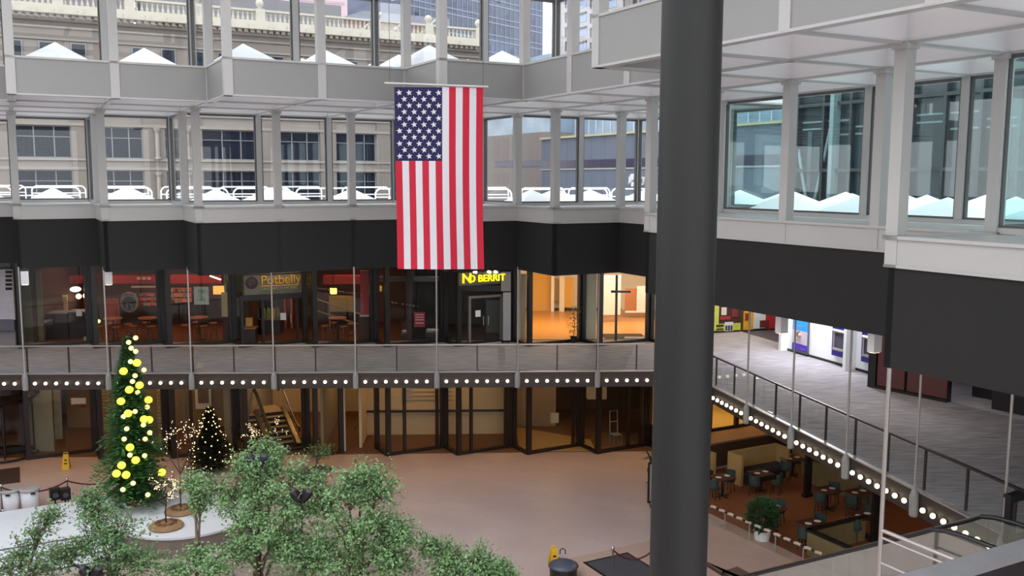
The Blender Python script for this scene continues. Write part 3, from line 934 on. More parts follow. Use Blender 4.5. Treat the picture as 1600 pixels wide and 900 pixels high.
# empty lit shop with wooden floor
sbox((826, 428, 862, 490), 10.7, .12, ORNG, 'wall_panel'); sbox((861, 429, 866, 492), 10.4, .2, WHITE, 'wall_pier'); sbox((866, 436, 874, 470), 10.6, .1, TAN, 'wall_panel'); sbox((882, 434, 896, 480), 10.5, .12, ORNG, 'wall_panel'); sbox((874, 430, 882, 494), 10.45, .12, IVORY, 'wall_panel')
PALEG = mat('pale_sage', (196, 198, 176), .6)
sbox((911, 428, 932, 540), 1.55, .6, PALEG, 'wall_pier'); sbox((801, 428, 822, 538), 1.6, .2, mat('beige_post', (190, 174, 146), .6), 'wall_pier')
sbox((936, 430, 970, 492), 6.5, .12, WHITE, 'wall_panel'); sbox((977, 451, 995, 487), 8.0, .1, mat('brown_door', (176, 114, 60), .5), 'door_3'); sbox((995, 447, 1010, 487), 7.9, .1, WHITE, 'wall_panel')
sbox((977, 486, 1010, 488.5), 7.85, .1, WHITE, 'baseboard_shop')
b = MB(); p = PW.off(1.2); q = p.px(958, 430, 968, 534); b.rect(p, q[0] + .1, q[0] + .2, Z2, q[3], 0, .1); b.rect(p, q[0] - .1, q[1] + .5, Z2 + 2.2, Z2 + 2.3, 0, .1); r = struct('door_4', b, BLACKM)
sbox((977, 528, 1012, 533), 1.2, .3, PAINTL, 'trim_12'); p = PW.off(1.6); b = MB(); q = p.px(945, 520, 1010, 527); b.rect(p, q[0], q[1], Z2 + .03, Z2 + .05, 0, 1.3); o = b.build('door_mat', mat('mat_dark', (44, 36, 34), .9)); tag(o, 'dark door mat inside the glass entrance of the empty lit shop', 'mat')
# tall plant
c = fl(896, 536, Z2)
t = thing('potted_plant', 'slim leafy green plant in a black pot inside the lit empty shop window', 'plant', (c.x, c.y, Z2 + .03))
b = MB(); b.lathe((c.x, c.y, Z2 + .03), [(.11, 0), (.15, .28), (.14, .28), (.12, .24)], 14); b.build('pot', BLACKM, t)
b = MB(); b.tube([(c.x, c.y, Z2 + .2), (c.x + .04, c.y, Z2 + .9), (c.x, c.y, Z2 + 1.6)], .015, 5); b.build('stem', STW, t)
b = MB(); random.seed(3)
for i in range(260):
    z = Z2 + .35 + random.random() * 1.35; rr = random.uniform(.05, .3); a = random.uniform(0, 6.28); x, y = c.x + rr*math.cos(a), c.y + rr*math.sin(a)
    d = Vector((math.cos(a), math.sin(a), random.uniform(-.5, .4))).normalized() * .13; wv = d.cross(Vector((0, 0, 1))).normalized() * .04
    P0 = Vector((x, y, z)); b.quad(P0, P0 + d*.5 + wv, P0 + d, P0 + d*.5 - wv)
b.build('leaves', mat('plant_green', (52, 74, 34), .5, var=.2), t)
# ================================================================== ground floor behind the lower shop front
BRFLOOR = mat('brown_carpet', (112, 78, 54), .9, var=.1)
b = MB(); b.rect(PW, -8*WS, 5.5*WS, 0, .012, .3, 8); struct('floor_lobby', b, BRFLOOR)
def lwall(s0, s1, d, m, z0=0, z1=4.3, name='wall_lobby', th=.15):
    b = MB(); b.rect(PW, s0*WS, s1*WS, z0, z1, d, d + th); return struct(name, b, m)
def lside(s, d0, d1, m, z1=4.3):
    b = MB(); b.rect(PW, s*WS - .06, s*WS + .06, 0, z1, d0, d1); return struct('wall_lobby', b, m)
lwall(-8.2, -5.15, 4, DKBROWN); lwall(-5.15, -2.15, 5.2, TAN); lwall(-2.15, -.95, 8, CREAM); lwall(-.4, 1.75, 3.4, CREAM); lwall(1.75, 5.6, 8, mat('dim_brown_wall', (84, 64, 48), .7)); lwall(-.95, -.4, 8.0, CREAM)
lside(-2.15, 1.4, 8, mat('grey_beige_wall', (150, 142, 128), .7)); lside(-.98, 1.4, 8, mat('pale_olive_wall', (168, 156, 122), .7)); lside(-.42, 1.3, 8, CREAM); lside(1.75, 1.4, 4.5, TAN)
# rail along the wall
b = MB(); b.rect(PW, -.4*WS, 1.7*WS, 1.12, 1.22, 3.3, 3.4); struct('trim_13', b, BRONZE)
b = MB(); b.tube([PW.P(-.49*WS, 1.5, 7.5), PW.P(-.49*WS, 1.2, 5.5), PW.P(-.49*WS, 1.15, 4.6), PW.P(-.49*WS, .95, 1.2)], .05, 6); o = b.build('handrail', BRONZE); tag(o, 'dark handrail along the cream wall of the open passage', 'handrail')
b = MB(); 
for i in range(15): b.rect(PW, .14*WS, .29*WS, 1.7 + i*.17, 1.78 + i*.17, 3.34, 3.4)
struct('trim_14', b, PAINTL)
b = MB()
for i in range(12): b.rect(PW, .3*WS, .9*WS, 1.7 + i*.2, 1.72 + i*.2, 3.36, 3.4)
struct('trim_15', b, TAN)
sbox((535, 604, 539, 708), .75, .2, IVORY, 'wall_jamb')
# left windows: big pale blank panel, narrow picture strip, banner, louvres, framed picture
panel('display_board', 'large pale grey-green blank board behind the leftmost lower window', 'board', (43, 604, 82, 708), 1.2, .08, mat('pale_sage2', (152, 150, 126), .7))
panel('picture_strip', 'narrow grey picture strip beside the pale blank board', 'picture', (84, 606, 96, 686), 1.5, .05, mat('grey_strip', (132, 128, 110), .7, var=.35, scale=2.5))
o = panel('banner', 'small white and red banner hanging high behind the lower left window', 'banner', (111, 622, 134, 632), 2.2, .03, WHITE)
p = PW.off(2.2); q = p.px(116, 631, 134, 637); b = MB(); b.rect(p, q[0], q[1], q[2], q[3], 0, .03); b.build('red_edge', REDP, o)
for i, (x0, x1) in enumerate(((156, 171), (176, 188), (246, 258))):
    p = PW.off(2.4); q = p.px(x0, 607, x1, 692); b = MB(); n = 16
    for j in range(n): b.rect(p, q[0], q[1], q[2] + (q[3]-q[2])*j/n, q[2] + (q[3]-q[2])*(j + .6)/n, 0, .08)
    o = b.build('louvre_panel', mat('louvre_cream', (196, 176, 134), .6)); tag(o, 'cream louvred panel ' + ('left of the tall Christmas tree', 'just behind the left edge of the tall Christmas tree', 'right of the tall Christmas tree')[i], 'louvre')
o = panel('framed_picture', 'white framed picture high on the tan wall behind the small Christmas tree', 'picture', (305, 604, 330, 639), 4.9, .06, WHITE)
p = PW.off(4.88); q = p.px(309, 604, 326, 630); b = MB(); b.rect(p, q[0], q[1], q[2], q[3], -.01, 0); b.build('picture', mat('sepia', (112, 92, 66), .6, var=.3, scale=3), o)
sbox((350, 604, 366, 702), 1.8, .4, mat('beige_pier', (170, 158, 130), .7), 'column'); sbox((286, 614, 290, 690), 1.4, .05, PAINT, 'trim_16')
o = panel('framed_notice', 'pale framed notice on the glass of the slanting tan window', 'picture', (860, 645, 873, 661), .9, .02, mat('notice_pale', (176, 164, 128), .6))
# k=2, 3: sloping light floor, dark upper part
b = MB(); b.prism([PW.P(1.9*WS, 0, .4).xy, PW.P(3.0*WS, 0, .4).xy, PW.P(3.0*WS, 0, 2.2).xy, PW.P(1.9*WS, 0, 4.6).xy], .012, .03); struct('floor_lit', b, mat('tan_floor', (176, 146, 96), .6))
lwall(1.8, 2.55, 4.7, TAN, 0, 2.0)
b = MB(); p = PW.off(3.0); q = p.px(918, 601, 948, 624); b.rect(p, q[0], q[1], q[2], q[3], 0, .4); struct('wall_beam', b, CREAM)
wc = None
for (x, y, lab) in ((962, 694, 'white wire chair frame in the dark window left of the column, nearer one'), (1012, 690, 'white wire chair frame in the dark window left of the column, farther one')):
    c = fl(x, y, 0)
    if wc is None:
        t = thing('wire_chair', lab, 'chair', (0, 0, 0))
        b = MB(); b.box(0, 0, .44, .42, .42, .03); b.build('seat', PAINT, t)
        b = MB(); b.tube([(-.2, .2, .45), (-.2, .26, 1.5), (.2, .26, 1.5), (.2, .2, .45)], .02, 6); b.tube([(-.2, .24, 1.0), (.2, .24, 1.0)], .015, 6); b.build('backrest', PAINTL, t)
        for sx in (-.2, .2):
            for sy in (-.2, .2): b = MB(); b.tube([(sx, sy, 0), (sx, sy, .44)], .018, 6); b.build('leg', PAINT, t)
        wc = t; t.location = (c.x, c.y, .02); t.rotation_euler = (0, 0, .4)
    else: dup(wc, (c.x, c.y, .02), .2, lab)
a = CK(-1); r = sgroup('window_passage', (a.x, a.y, 0)); fb = MB(); pe = a + e1*M*.42
fb.seg(a, pe, .16, 0, .14); fb.seg(a, pe, .14, 4.18, 4.3); fb.box(a.x, a.y, 0, .2, .2, 4.3, AX); fb.box(pe.x, pe.y, 0, .2, .2, 4.3, AX); fb.build('frame', BRONZE, r)
fb = MB(); fb.seg(a + e1*.12, pe - e1*.12, .02, .14, 4.18); fb.build('pane', GSHOP, r)
# short escalator flights
def flight(px, py, label):
    c = fl(px, py, 0); x2, y2 = e1, e2
    t = thing('escalator', label, 'escalator', (c.x, c.y, 0.013))
    def Q(a, bb, z): p = Vector((c.x, c.y)) + x2*a + y2*bb; return Vector((p.x, p.y, z))
    b = MB(); n = 7
    for i in range(n): b.prism([Q(-.5, i*.33, 0), Q(.5, i*.33, 0), Q(.5, 3.4, 0), Q(-.5, 3.4, 0)], .015 + i*.165, .015 + (i+1)*.165)
    b.build('steps', mat('step_metal', (176, 156, 126), .5, .1, var=.15, scale=8), t)
    b = MB()
    for i in range(n): b.prism([Q(-.49, i*.33 - .012, 0), Q(.49, i*.33 - .012, 0), Q(.49, i*.33, 0), Q(-.49, i*.33, 0)], .02 + i*.165, .01 + (i+1)*.165 - .015)
    b.build('riser', mat('riser_dark', (40, 32, 26), .7), t)
    rail = lambda a: [Q(a, -.5, .75), Q(a, -.45, .95), Q(a, -.2, 1.0), Q(a, .2, 1.08), Q(a, 2.2, 2.08), Q(a, 2.7, 2.2), Q(a, 3.1, 2.15), Q(a, 3.15, 1.9)]
    for a in (-.62, .62):
        b = MB()
        b.hexa([Q(a-.1, -.4, .02), Q(a+.1, -.4, .02), Q(a+.1, 2.4, 1.0), Q(a-.1, 2.4, 1.0)], [Q(a-.1, -.4, .2), Q(a+.1, -.4, .2), Q(a+.1, 2.4, 1.3), Q(a-.1, 2.4, 1.3)]); b.build('side_deck', mat('deck_bronze', (84, 70, 54), .35, .5), t)
        b = MB(); b.hexa([Q(a-.01, -.3, .36), Q(a+.01, -.3, .36), Q(a+.01, 2.4, 1.5), Q(a-.01, 2.4, 1.5)], [Q(a-.01, -.3, .9), Q(a+.01, -.3, .9), Q(a+.01, 2.4, 2.08), Q(a-.01, 2.4, 2.08)]); b.build('balustrade', GSHOP, t)
        b = MB(); b.tube(rail(a), .045, 6); b.build('handrail', BLACKM, t)
flight(443, 698, 'right one of the two short escalator flights behind the lower shop front')
flight(398, 706, 'left one of the two short escalator flights behind the lower shop front')
b = MB(); b.prism([fl(455, 700, 0).xy, fl(528, 707, 0).xy, fl(497, 683, 0).xy, fl(470, 684, 0).xy], .013, .03); o = b.build('floor_mat', mat('mat_black', (34, 28, 26), .8)); tag(o, 'dark floor mat in front of the short escalators', 'mat')
# revolving door far left
c = fl(8, 712, 0)
t = thing('revolving_door', 'dark bronze revolving door at the far left of the ground floor', 'door', (c.x, c.y, 0.002))
for z, h in ((.01, .12), (2.5, .5)):
    b = MB(); b.tube([(c.x + 1.3*math.cos(i*math.pi/12), c.y + 1.3*math.sin(i*math.pi/12), z + h/2) for i in range(24)], h/2.2, 4, True); b.build('ring', BRONZE, t)
b = MB(); b.lathe((c.x, c.y, 2.95), [(1.35, 0), (1.35, .25)], 24); b.build('canopy', BRONZE, t)
for i in range(4):
    a = i*math.pi/2 + .5; b = MB()
    p0, p1 = Vector((c.x, c.y)), Vector((c.x + 1.2*math.cos(a), c.y + 1.2*math.sin(a)))
    b.seg(p0, p1, .06, .12, .3); b.seg(p0, p1, .06, 2.3, 2.45); b.seg(p1 + (p0-p1)*.06, p1, .06, .12, 2.45); wl = b.build('wing', BRONZE, t)
    b = MB(); b.seg(p0, p1, .015, .3, 2.3); b.build('wing_glass', GSHOP, wl)
b = MB(); b.tube([(c.x, c.y, .1), (c.x, c.y, 2.9)], .06, 8); b.build('shaft', BRONZE, t)
c2 = fl(18, 748, 0); b = MB(); b.box(c2.x - .9, c2.y, .002, 2.2, 2.2, .02, AX); o = b.build('door_mat', mat('mat_brown', (62, 48, 44), .9)); tag(o, 'large dark mat in front of the revolving door', 'mat')

# ================================================================== right side of the upper walkway
A0, A1 = fl(1228, 547, Z2), fl(1357, 584, Z2)
PA = PL(A0, (A1 - A0)); LA = (A1 - A0).length
LITW = mat('bright_white_wall', (240, 242, 242), .6, var=.015)
b = MB(); b.rect(PA, .0, LA + .3, Z2, ZC, 0, .2); struct('wall_bank', b, LITW)
b = MB(); b.rect(PA, -.05, .12, Z2, ZC, -.35, .2); b.rect(PA, LA*.83, LA*.86, Z2, ZC, -.5, 0); struct('wall_bank_fin', b, LITW)
b = MB(); b.rect(PA, .0, LA, Z2, Z2 + .1, -.02, 0); struct('baseboard_bank', b, BLACKM)
pl = PA.off(-.1); q = pl.px(1238, 499, 1262, 551); c = pl.P((q[0]+q[1])/2, q[2])
t = thing('wall_poster', 'tall blue and violet bank poster with a portrait photo on the bright white wall', 'poster', (c.x, c.y, q[2]))
b = MB(); b.rect(pl, q[0], q[1], q[2], q[3], 0, .09); b.build('backing', mat('slate', (84, 88, 100), .5), t)
dz = q[3] - q[2]
def strip(a0, a1, z0, z1, m, nm): b = MB(); b.rect(pl, q[0] + (q[1]-q[0])*a0, q[0] + (q[1]-q[0])*a1, q[2] + dz*z0, q[2] + dz*z1, -.012, 0); return b.build(nm, m, t)
strip(.02, .98, .66, .99, emit('azure', (40, 140, 206), .35), 'blue_field'); strip(.02, .98, .26, .66, mat('photo_pale', (206, 196, 206), .5, var=.1), 'photo'); strip(.02, .98, .08, .26, emit('violet', (70, 44, 176), .25), 'violet_field')
strip(.1, .6, .78, .82, WHITE, 'white_bar'); strip(.1, .5, .72, .75, WHITE, 'white_bar'); strip(.6, .9, .12, .15, WHITE, 'white_bar')
b = MB(); sx = q[0] + (q[1]-q[0])*.45; b.ball(pl.P(sx, q[2] + dz*.55, -.02), .1, 10, 1.2); b.build('portrait_hair', BLACKM, t, True)
b = MB(); b.ball(pl.P(sx + .08, q[2] + dz*.53, -.05), .08, 10, 1.2); b.build('portrait_face', mat('portrait_tone', (196, 150, 130), .6), t, True)
for i, (bx, lab) in enumerate((((1300, 507, 1325, 558), 'left cash machine in a deep blue surround on the bright white wall'), ((1346, 517, 1372, 568), 'right cash machine in a deep blue surround, half hidden by the box light'))):
    pl = PA.off(-.16); q = pl.px(*bx); c = pl.P((q[0]+q[1])/2, q[2])
    t = thing('cash_machine', lab, 'cash machine', (c.x, c.y, q[2]))
    BLUE = mat('deep_blue', (38, 32, 140), .4); b = MB(); b.rect(pl, q[0], q[1], q[2], q[3], 0, .15); b.build('surround', BLUE, t)
    b = MB(); b.rect(pl, q[0] - .02, q[1] + .02, q[3], q[3] + .16, -.12, .15); b.build('canopy', BLUE, t)
    w_, h_ = q[1]-q[0], q[3]-q[2]
    b = MB(); b.frame(pl, q[0] + w_*.12, q[1] - w_*.12, q[2] + h_*.2, q[2] + h_*.8, .08, -.05, 0); b.build('bezel', STEEL, t)
    b = MB(); b.rect(pl, q[0] + w_*.2, q[1] - w_*.2, q[2] + h_*.28, q[2] + h_*.74, -.015, 0); b.build('screen', mat('screen_grey', (70, 70, 84), .3), t)
    b = MB(); b.rect(pl, q[0] + w_*.12, q[1] - w_*.12, q[2] + h_*.79, q[2] + h_*.83, -.08, 0); b.build('light_bar', emit('bar_white', (235, 235, 255), 2), t)
    b = MB(); b.rect(pl, q[0] + w_*.2, q[1] - w_*.2, q[2] + h_*.2, q[2] + h_*.25, -.14, 0); b.build('keypad_shelf', STEEL, t)
# mural at the corner
B0, B1 = fl(1100, 521, Z2), fl(1165, 517.7, Z2)
PMU = PL(B0, B1 - B0); LM = (B1 - B0).length
b = MB(); b.rect(PMU, -.5, 9, Z2, ZC, .03, .2); struct('wall_mural', b, mat('wall_olive_dark', (56, 54, 40), .7))
t = thing('mural', 'colourful poster wall in lime, maroon, amber and red at the corner behind the column', 'mural', PMU.P(0, Z2 + .1))
def mp(px, c, nm='colour_field', t0=-.05):
    q = PMU.px(*px); b = MB(); b.rect(PMU, q[0], q[1], q[2], q[3], t0, .02); return b.build(nm, mat('mural_' + nm, c, .6, var=.1), t)
mp((1095, 470, 1156, 517.5), (62, 30, 34)); mp((1096, 474, 1122, 517), (184, 192, 84), t0=-.07); mp((1122, 505, 1156, 516), (178, 190, 70), t0=-.07); mp((1131, 503, 1144, 517), (196, 196, 198), t0=-.09); mp((1126, 480, 1134, 492), (196, 192, 180), t0=-.08); mp((1124, 494, 1140, 499), (150, 40, 44), t0=-.08); mp((1142, 482, 1152, 495), (110, 40, 44), t0=-.08)
mp((1118, 507, 1129, 510), (30, 30, 30), 'black_bar', -.1); mp((1118, 513, 1129, 515), (30, 30, 30), 'black_bar', -.1)
for x in (1132, 1136, 1140): mp((x, 508, x + 2.6, 516), (40, 42, 44), 'black_bar', -.11)
mp((1161, 486, 1176, 515), (206, 150, 40), t0=-.07); mp((1163, 489, 1170, 500), (120, 52, 30), t0=-.09); mp((1176, 484, 1195, 513), (196, 204, 214), t0=-.07); mp((1195, 488, 1260, 512), (160, 28, 36), t0=-.07); mp((1186, 500, 1200, 511), (96, 36, 32), t0=-.09)
b = MB(); b.prism([fl(1160, 518.6, Z2).xy, fl(1240, 513, Z2).xy, fl(1240, 542, Z2).xy], Z2 + .002, Z2 + .012); struct('floor_dark_tile', b, mat('slate_tile', (66, 64, 72), .5))
# maroon wall with recess, right
M0, M1 = fl(1357, 604, Z2), fl(1478, 629, Z2)
PM = PL(M0, M1 - M0); LMM = (M1 - M0).length
MAROON = mat('maroon_panel', (84, 44, 42), .5, var=.06)
b = MB(); b.rect(PM, 0, LMM, Z2, ZC, .1, .3); b.rect(PM, -.02, .28, Z2, ZC, -.05, .3); struct('wall_kiosk', b, BLACKM)
for s0, s1 in ((.32, LMM*.47), (LMM*.51, LMM)):
    b = MB(); b.rect(PM, s0, s1, Z2 + .12, ZC, 0, .1); struct('wall_maroon_panel', b, MAROON)
b = MB(); b.rect(PM, 0, LMM, Z2, Z2 + .1, -.03, .1); struct('baseboard_kiosk', b, BLACKM)
b = MB(); b.rect(PM, LMM, LMM + 14, Z2, ZC, 1.6, 1.8); struct('wall_recess', b, mat('recess_black', (30, 27, 26), .7))
pp = PM.P(LMM + 2.0, Z2, .5)
t = thing('counter', 'black counter with a pale top edge in the dark recess at the right', 'counter', pp)
b = MB(); b.rect(PM, LMM + 1.3, LMM + 4.5, Z2, Z2 + .95, .4, 1.0); b.build('body', BLACKM, t)
b = MB(); b.rect(PM, LMM + 1.25, LMM + 4.6, Z2 + .95, Z2 + .99, .34, 1.05); b.build('worktop', PAINT, t)

# ================================================================== restaurant under the right walkway
b = MB(); b.prism([G(2.95, 6.6), G(6.9, 6.6), G(6.9, -3), G(2.95, -3)], 0.001, .012); struct('floor_restaurant', b, mat('rust_floor', (136, 80, 50), .6, var=.1, scale=1.2))
b = MB(); b.seg(G(7, 10), G(7, -4), .2, 0, 4.3); struct('wall_restaurant', b, mat('umber_wall', (78, 58, 44), .8))
LB = fl(1150, 724, 0); PB = PL(LB, e1)
zt = PB.hit(1150, 686)[1]
UMB = mat('olive_umber', (84, 64, 44), .8)
b = MB(); b.rect(PB, -1.7, 5.5, 0, zt - .08, 0, .2); struct('wall_low', b, UMB)
b = MB(); b.rect(PB, -1.7, 4.5, zt - .08, zt, -.05, 1.5); struct('trim_17', b, mat('pink_stone', (168, 122, 98), .5))
b = MB(); b.rect(PB, -1.7, 5.5, 0, zt - .1, .25, 1.5); struct('wall_low', b, UMB)
r = sgroup('window_%d' % 900, PB.P(-1.7, zt, 1.4)); b = MB()
b.rect(PB, -1.7, 5.5, zt, zt + .12, 1.4, 1.5)
for s in (-1.7, -.4, 1.15, 3.0, 4.8): b.rect(PB, s, s + .2, zt, 4.3, 1.38, 1.52)
b.build('frame', BRONZE, r)
b = MB(); b.rect(PB, -1.7, 5.5, zt + .12, 4.28, 1.44, 1.46); b.build('pane', GSHOP, r)
r.name = 'window_lower'
b = MB(); b.rect(PB, -1.7, 6.5, 0, 4.3, 4.4, 4.6); struct('wall_lit', b, mat('straw_wall', (216, 184, 116), .7)); b = MB(); b.rect(PB, -1.7, 5.5, zt - .1, zt + .01, 1.52, 4.4); struct('floor_lit', b, mat('straw_floor', (206, 172, 108), .6))
# booths
BTH = mat('booth_tan', (176, 140, 88), .7, var=.06, scale=2)
def booth(px, py, length, label, d=.0):
    c = fl(px, py, 0); P_ = PL(c, e1)
    t = thing('booth_bench', label, 'bench', (c.x, c.y, .013))
    b = MB(); b.rect(P_, 0, length, .013, 1.25, .75, .92); b.build('backrest', BTH, t)
    for s in (0, length - .12): b = MB(); b.rect(P_, s, s + .12, .013, 1.25, .1, .75); b.build('side_panel', BTH, t)
    b = MB(); b.rect(P_, .12, length - .12, .013, .42, .15, .75); b.build('base', mat('booth_dark', (52, 42, 40), .7), t)
    b = MB(); b.rect(P_, .12, length - .12, .42, .54, .1, .75); b.build('seat', mat('booth_seat', (62, 60, 66), .7), t)
    return t
booth(1160, 762, 2.6, 'high backed tan booth bench below the dark brown wall in the restaurant')
booth(1090, 762, 1.0, 'short tan booth bench just right of the column in the restaurant')
booth(1262, 745, 1.6, 'tan booth bench behind the black posts of the restaurant')
DT = mat('dark_table_top', (78, 38, 32), .65, var=.08); CHG = mat('chair_green', (52, 64, 58), .6)
def rtable(label):
    t = thing('cafe_table', label, 'table', (0, 0, 0))
    b = MB(); b.box(0, 0, .72, .75, .75, .035); b.build('tabletop', DT, t)
    b = MB(); b.lathe((0, 0, .02), [(.05, 0), (.05, .68), (.12, .7)], 10); b.build('pedestal', BLACKM, t)
    b = MB(); b.box(0, 0, 0, .62, .07, .03); b.box(0, 0, 0, .07, .62, .03); b.build('cross_foot', BLACKM, t)
    return t
def rchair(label):
    t = thing('cafe_chair', label, 'chair', (0, 0, 0), 'dark upholstered chairs at the restaurant tables')
    b = MB(); b.lathe((0, 0, .42), [(.2, 0), (.23, .03), (.23, .07), (.2, .09)], 14); b.build('seat', CHG, t)
    b = MB(); n = 9
    vs = []
    for rr in (.235, .205):
        for z in (.52, .84):
            vs.append([(rr*math.cos(math.pi*(.1 + .8*i/(n-1))), rr*math.sin(math.pi*(.1 + .8*i/(n-1))), z) for i in range(n)])
    for i in range(n - 1):
        b.hexa([vs[0][i], vs[0][i+1], vs[2][i+1], vs[2][i]], [vs[1][i], vs[1][i+1], vs[3][i+1], vs[3][i]])
    b.build('backrest', CHG, t)
    for a in range(4):
        x, y = math.cos(a*math.pi/2 + .78), math.sin(a*math.pi/2 + .78); b = MB(); b.tube([(x*.22, y*.22, 0), (x*.16, y*.16, .44)], .016, 6); b.build('leg', BLACKM, t)
    return t
rt = None; rc = None; plate = None
TBL = [(1268, 851, 'square dark table nearest the barrier of the restaurant'), (1205, 826, 'square table behind the potted shrub of the restaurant'), (1188, 768, 'square reddish table in front of the high tan booth'), (1128, 775, 'square reddish table just right of the column'), (1238, 744, 'square table at the right end of the high tan booth'), (1346, 838, 'square dark table behind the low partition by the black post'), (1292, 796, 'square table between the two black posts'), (1340, 800, 'square table deep in the restaurant beyond the second black post')]
for i, (x, y, lab) in enumerate(TBL):
    c = fl(x, y, 0); c.z = .013
    if rt is None: rt = rtable(lab); rt.location = c; rt.rotation_euler = (0, 0, AX)
    else: dup(rt, c, AX, lab)
    for a in ((.4, 3.5) if i != 2 else (3.6, 5.2)):
        px_ = (c.x + .62*math.cos(a + AX), c.y + .62*math.sin(a + AX), .013)
        if rc is None: rc = rchair('dark green upholstered chair at one of the square restaurant tables'); rc.location = px_; rc.rotation_euler = (0, 0, a + AX - math.pi/2)
        else: dup(rc, px_, a + AX - math.pi/2)
    for dx, dy in ((.2, .1), (-.18, -.12)):
        pos = (c.x + dx, c.y + dy, .768)
        if plate is None:
            b = MB(); b.lathe(pos, [(.05, 0), (.11, .012), (.12, .02), (.09, .016)], 14); plate = b.build('plate', WHITE, loc=pos); tag(plate, 'small white plate on a square restaurant table', 'plate', 'white plates on the restaurant tables')
        else:
            n = plate.copy(); COL.objects.link(n); n.location = pos
# posts
for x, y, w_ in ((1261, 776, .3), (1366, 846, .3)):
    c = fl(x, y, 0); b = MB(); b.box(c.x, c.y, .01, w_, .12, 4.3, AX); b.box(c.x, c.y, .01, w_ + .1, .2, .12, AX); struct('column', b, BLACKM)
for x, y in ((1222, 728), (1229, 731)):
    c = fl(x, y, 0); b = MB(); b.box(c.x, c.y, 1.3, .08, .08, 1.2, AX); struct('column', b, BLACKM)
# low partitions
OLV = mat('olive_partition', (118, 100, 64), .7)
def partition(p, q, h, label):
    t = thing('partition', label, 'partition', (p.x, p.y, .013)); b = MB(); b.seg(p, q, .12, .013, h); b.build('panel', OLV, t); b = MB(); b.seg(p, q, .2, h, h + .07, .05); b.build('cap', BLACKM, t)
p = fl(1262, 866, 0); partition(p, p + (e1*2.6).to_3d(), .8, 'low olive partition with dark cap behind the nearest restaurant table')
partition(p, p - (e2*2.3).to_3d(), .8, 'low olive partition with dark cap running towards the escalator')
p = fl(1270, 757, 0); partition(p, p - (e2*3).to_3d(), 1.0, 'low tan partition running off beside the black posts')
# barrier with rope wrapped handrail
Q0, Q1 = fl(1096, 822, 0), fl(1300, 918, 0)
t = thing('barrier_railing', 'low glass barrier with a rope-wrapped handrail along the restaurant edge', 'railing', (Q0.x, Q0.y, .01))
d = (Q1 - Q0).normalized(); L = (Q1 - Q0).length
b = MB(); b.seg(Q0, Q1, .05, 0.01, .06); b.build('bottom_rail', RAILD, t)
b = MB(); b.tube([(Q0.x, Q0.y, .88), (Q1.x, Q1.y, .88)], .035, 8); b.build('handrail', BRONZE, t)
b = MB(); k = int(L / .42)
for i in range(k):
    p0 = Q0 + d*(i*.42 + .05); p1 = p0 + d*.26; b.tube([(p0.x, p0.y, .87), ((p0.x+p1.x)/2, (p0.y+p1.y)/2, .90), (p1.x, p1.y, .885)], .05, 8)
b.build('rope_wrap', mat('rope_pale', (196, 176, 160), .8), t)
for i in range(6):
    p0 = Q0 + d*(L*i/5.0); b = MB(); b.tube([(p0.x, p0.y, .01), (p0.x, p0.y, .86)], .02, 6); b.build('post', STEEL, t)
b = MB(); b.seg(Q0, Q1, .015, .08, .8); b.build('glass_panel', GSHOP, t)
# potted shrub at the barrier
c = fl(1174, 858, 0); c += (e1*.45).to_3d()
t = thing('potted_shrub', 'bushy green shrub in a white pot behind the rope-wrapped barrier', 'plant', (c.x, c.y, .013))
b = MB(); b.lathe((c.x, c.y, .013), [(.2, 0), (.29, .55), (.3, .58), (.26, .58), (.25, .5)], 18); b.build('pot', WHITE, t)
b = MB(); b.lathe((c.x, c.y, .5), [(.25, 0), (.24, .03)], 14); b.build('soil', BLACKM, t)
b = MB(); random.seed(5)
for i in range(900):
    v = Vector((random.gauss(0, 1), random.gauss(0, 1), random.gauss(0, 1))).normalized() * random.uniform(.5, 1)
    P0 = Vector((c.x + v.x*.5, c.y + v.y*.5, 1.1 + v.z*.55)); dd = (v + Vector((0, 0, .3))).normalized()*.16; wv = dd.cross(Vector((random.random(), random.random(), random.random()))).normalized()*.045
    b.quad(P0, P0 + dd*.5 + wv, P0 + dd, P0 + dd*.5 - wv)
b.build('foliage', mat('shrub_green', (44, 76, 40), .5, var=.25), t)
b = MB(); b.tube([(c.x, c.y, .5), (c.x + .05, c.y, 1.2)], .03, 6); b.build('stem', STW, t)
# wooden easel sign and plant left edge of the column
c = fl(1014, 792, 0)
t = thing('easel_sign', 'dark framed sign stand just left of the column on the court floor', 'sign', (c.x, c.y, .01))
b = MB(); pl = PL(c, e1); b.frame(pl, -.05, .75, .15, 1.7, .06, 0, .05); b.tube([pl.P(-.05, .01, -.2), pl.P(-.02, .3, .02)], .025, 6); b.tube([pl.P(.7, .01, -.2), pl.P(.7, .3, .02)], .025, 6); b.tube([pl.P(.35, .01, .4), pl.P(.35, 1.2, .05)], .025, 6); b.build('frame', BLACKM, t)
b = MB(); b.rect(pl, .01, .69, .21, 1.64, .015, .035); b.build('panel', PAINTL, t)
c = fl(1022, 752, 0)
t = thing('potted_plant', 'dark leafed plant peeking out left of the column in front of the lower windows', 'plant', (c.x, c.y, .01))
b = MB(); b.lathe((c.x, c.y, .01), [(.22, 0), (.3, .5), (.27, .5), (.25, .44)], 16); b.build('pot', BLACKM, t)
b = MB()
for i in range(16):
    a = i*.8; L_ = random.uniform(.6, 1.0); dv = Vector((math.cos(a), math.sin(a), 0)); n_ = Vector((-dv.y, dv.x, 0))*.05
    p0 = Vector((c.x, c.y, .48)); p1 = p0 + dv*L_*.4 + Vector((0, 0, L_*.8)); p2 = p0 + dv*L_ + Vector((0, 0, L_*.7))
    b.quad(p0, p1 + n_, p2, p1 - n_)
b.build('leaves', mat('strap_leaf', (48, 62, 34), .5, var=.2), t)

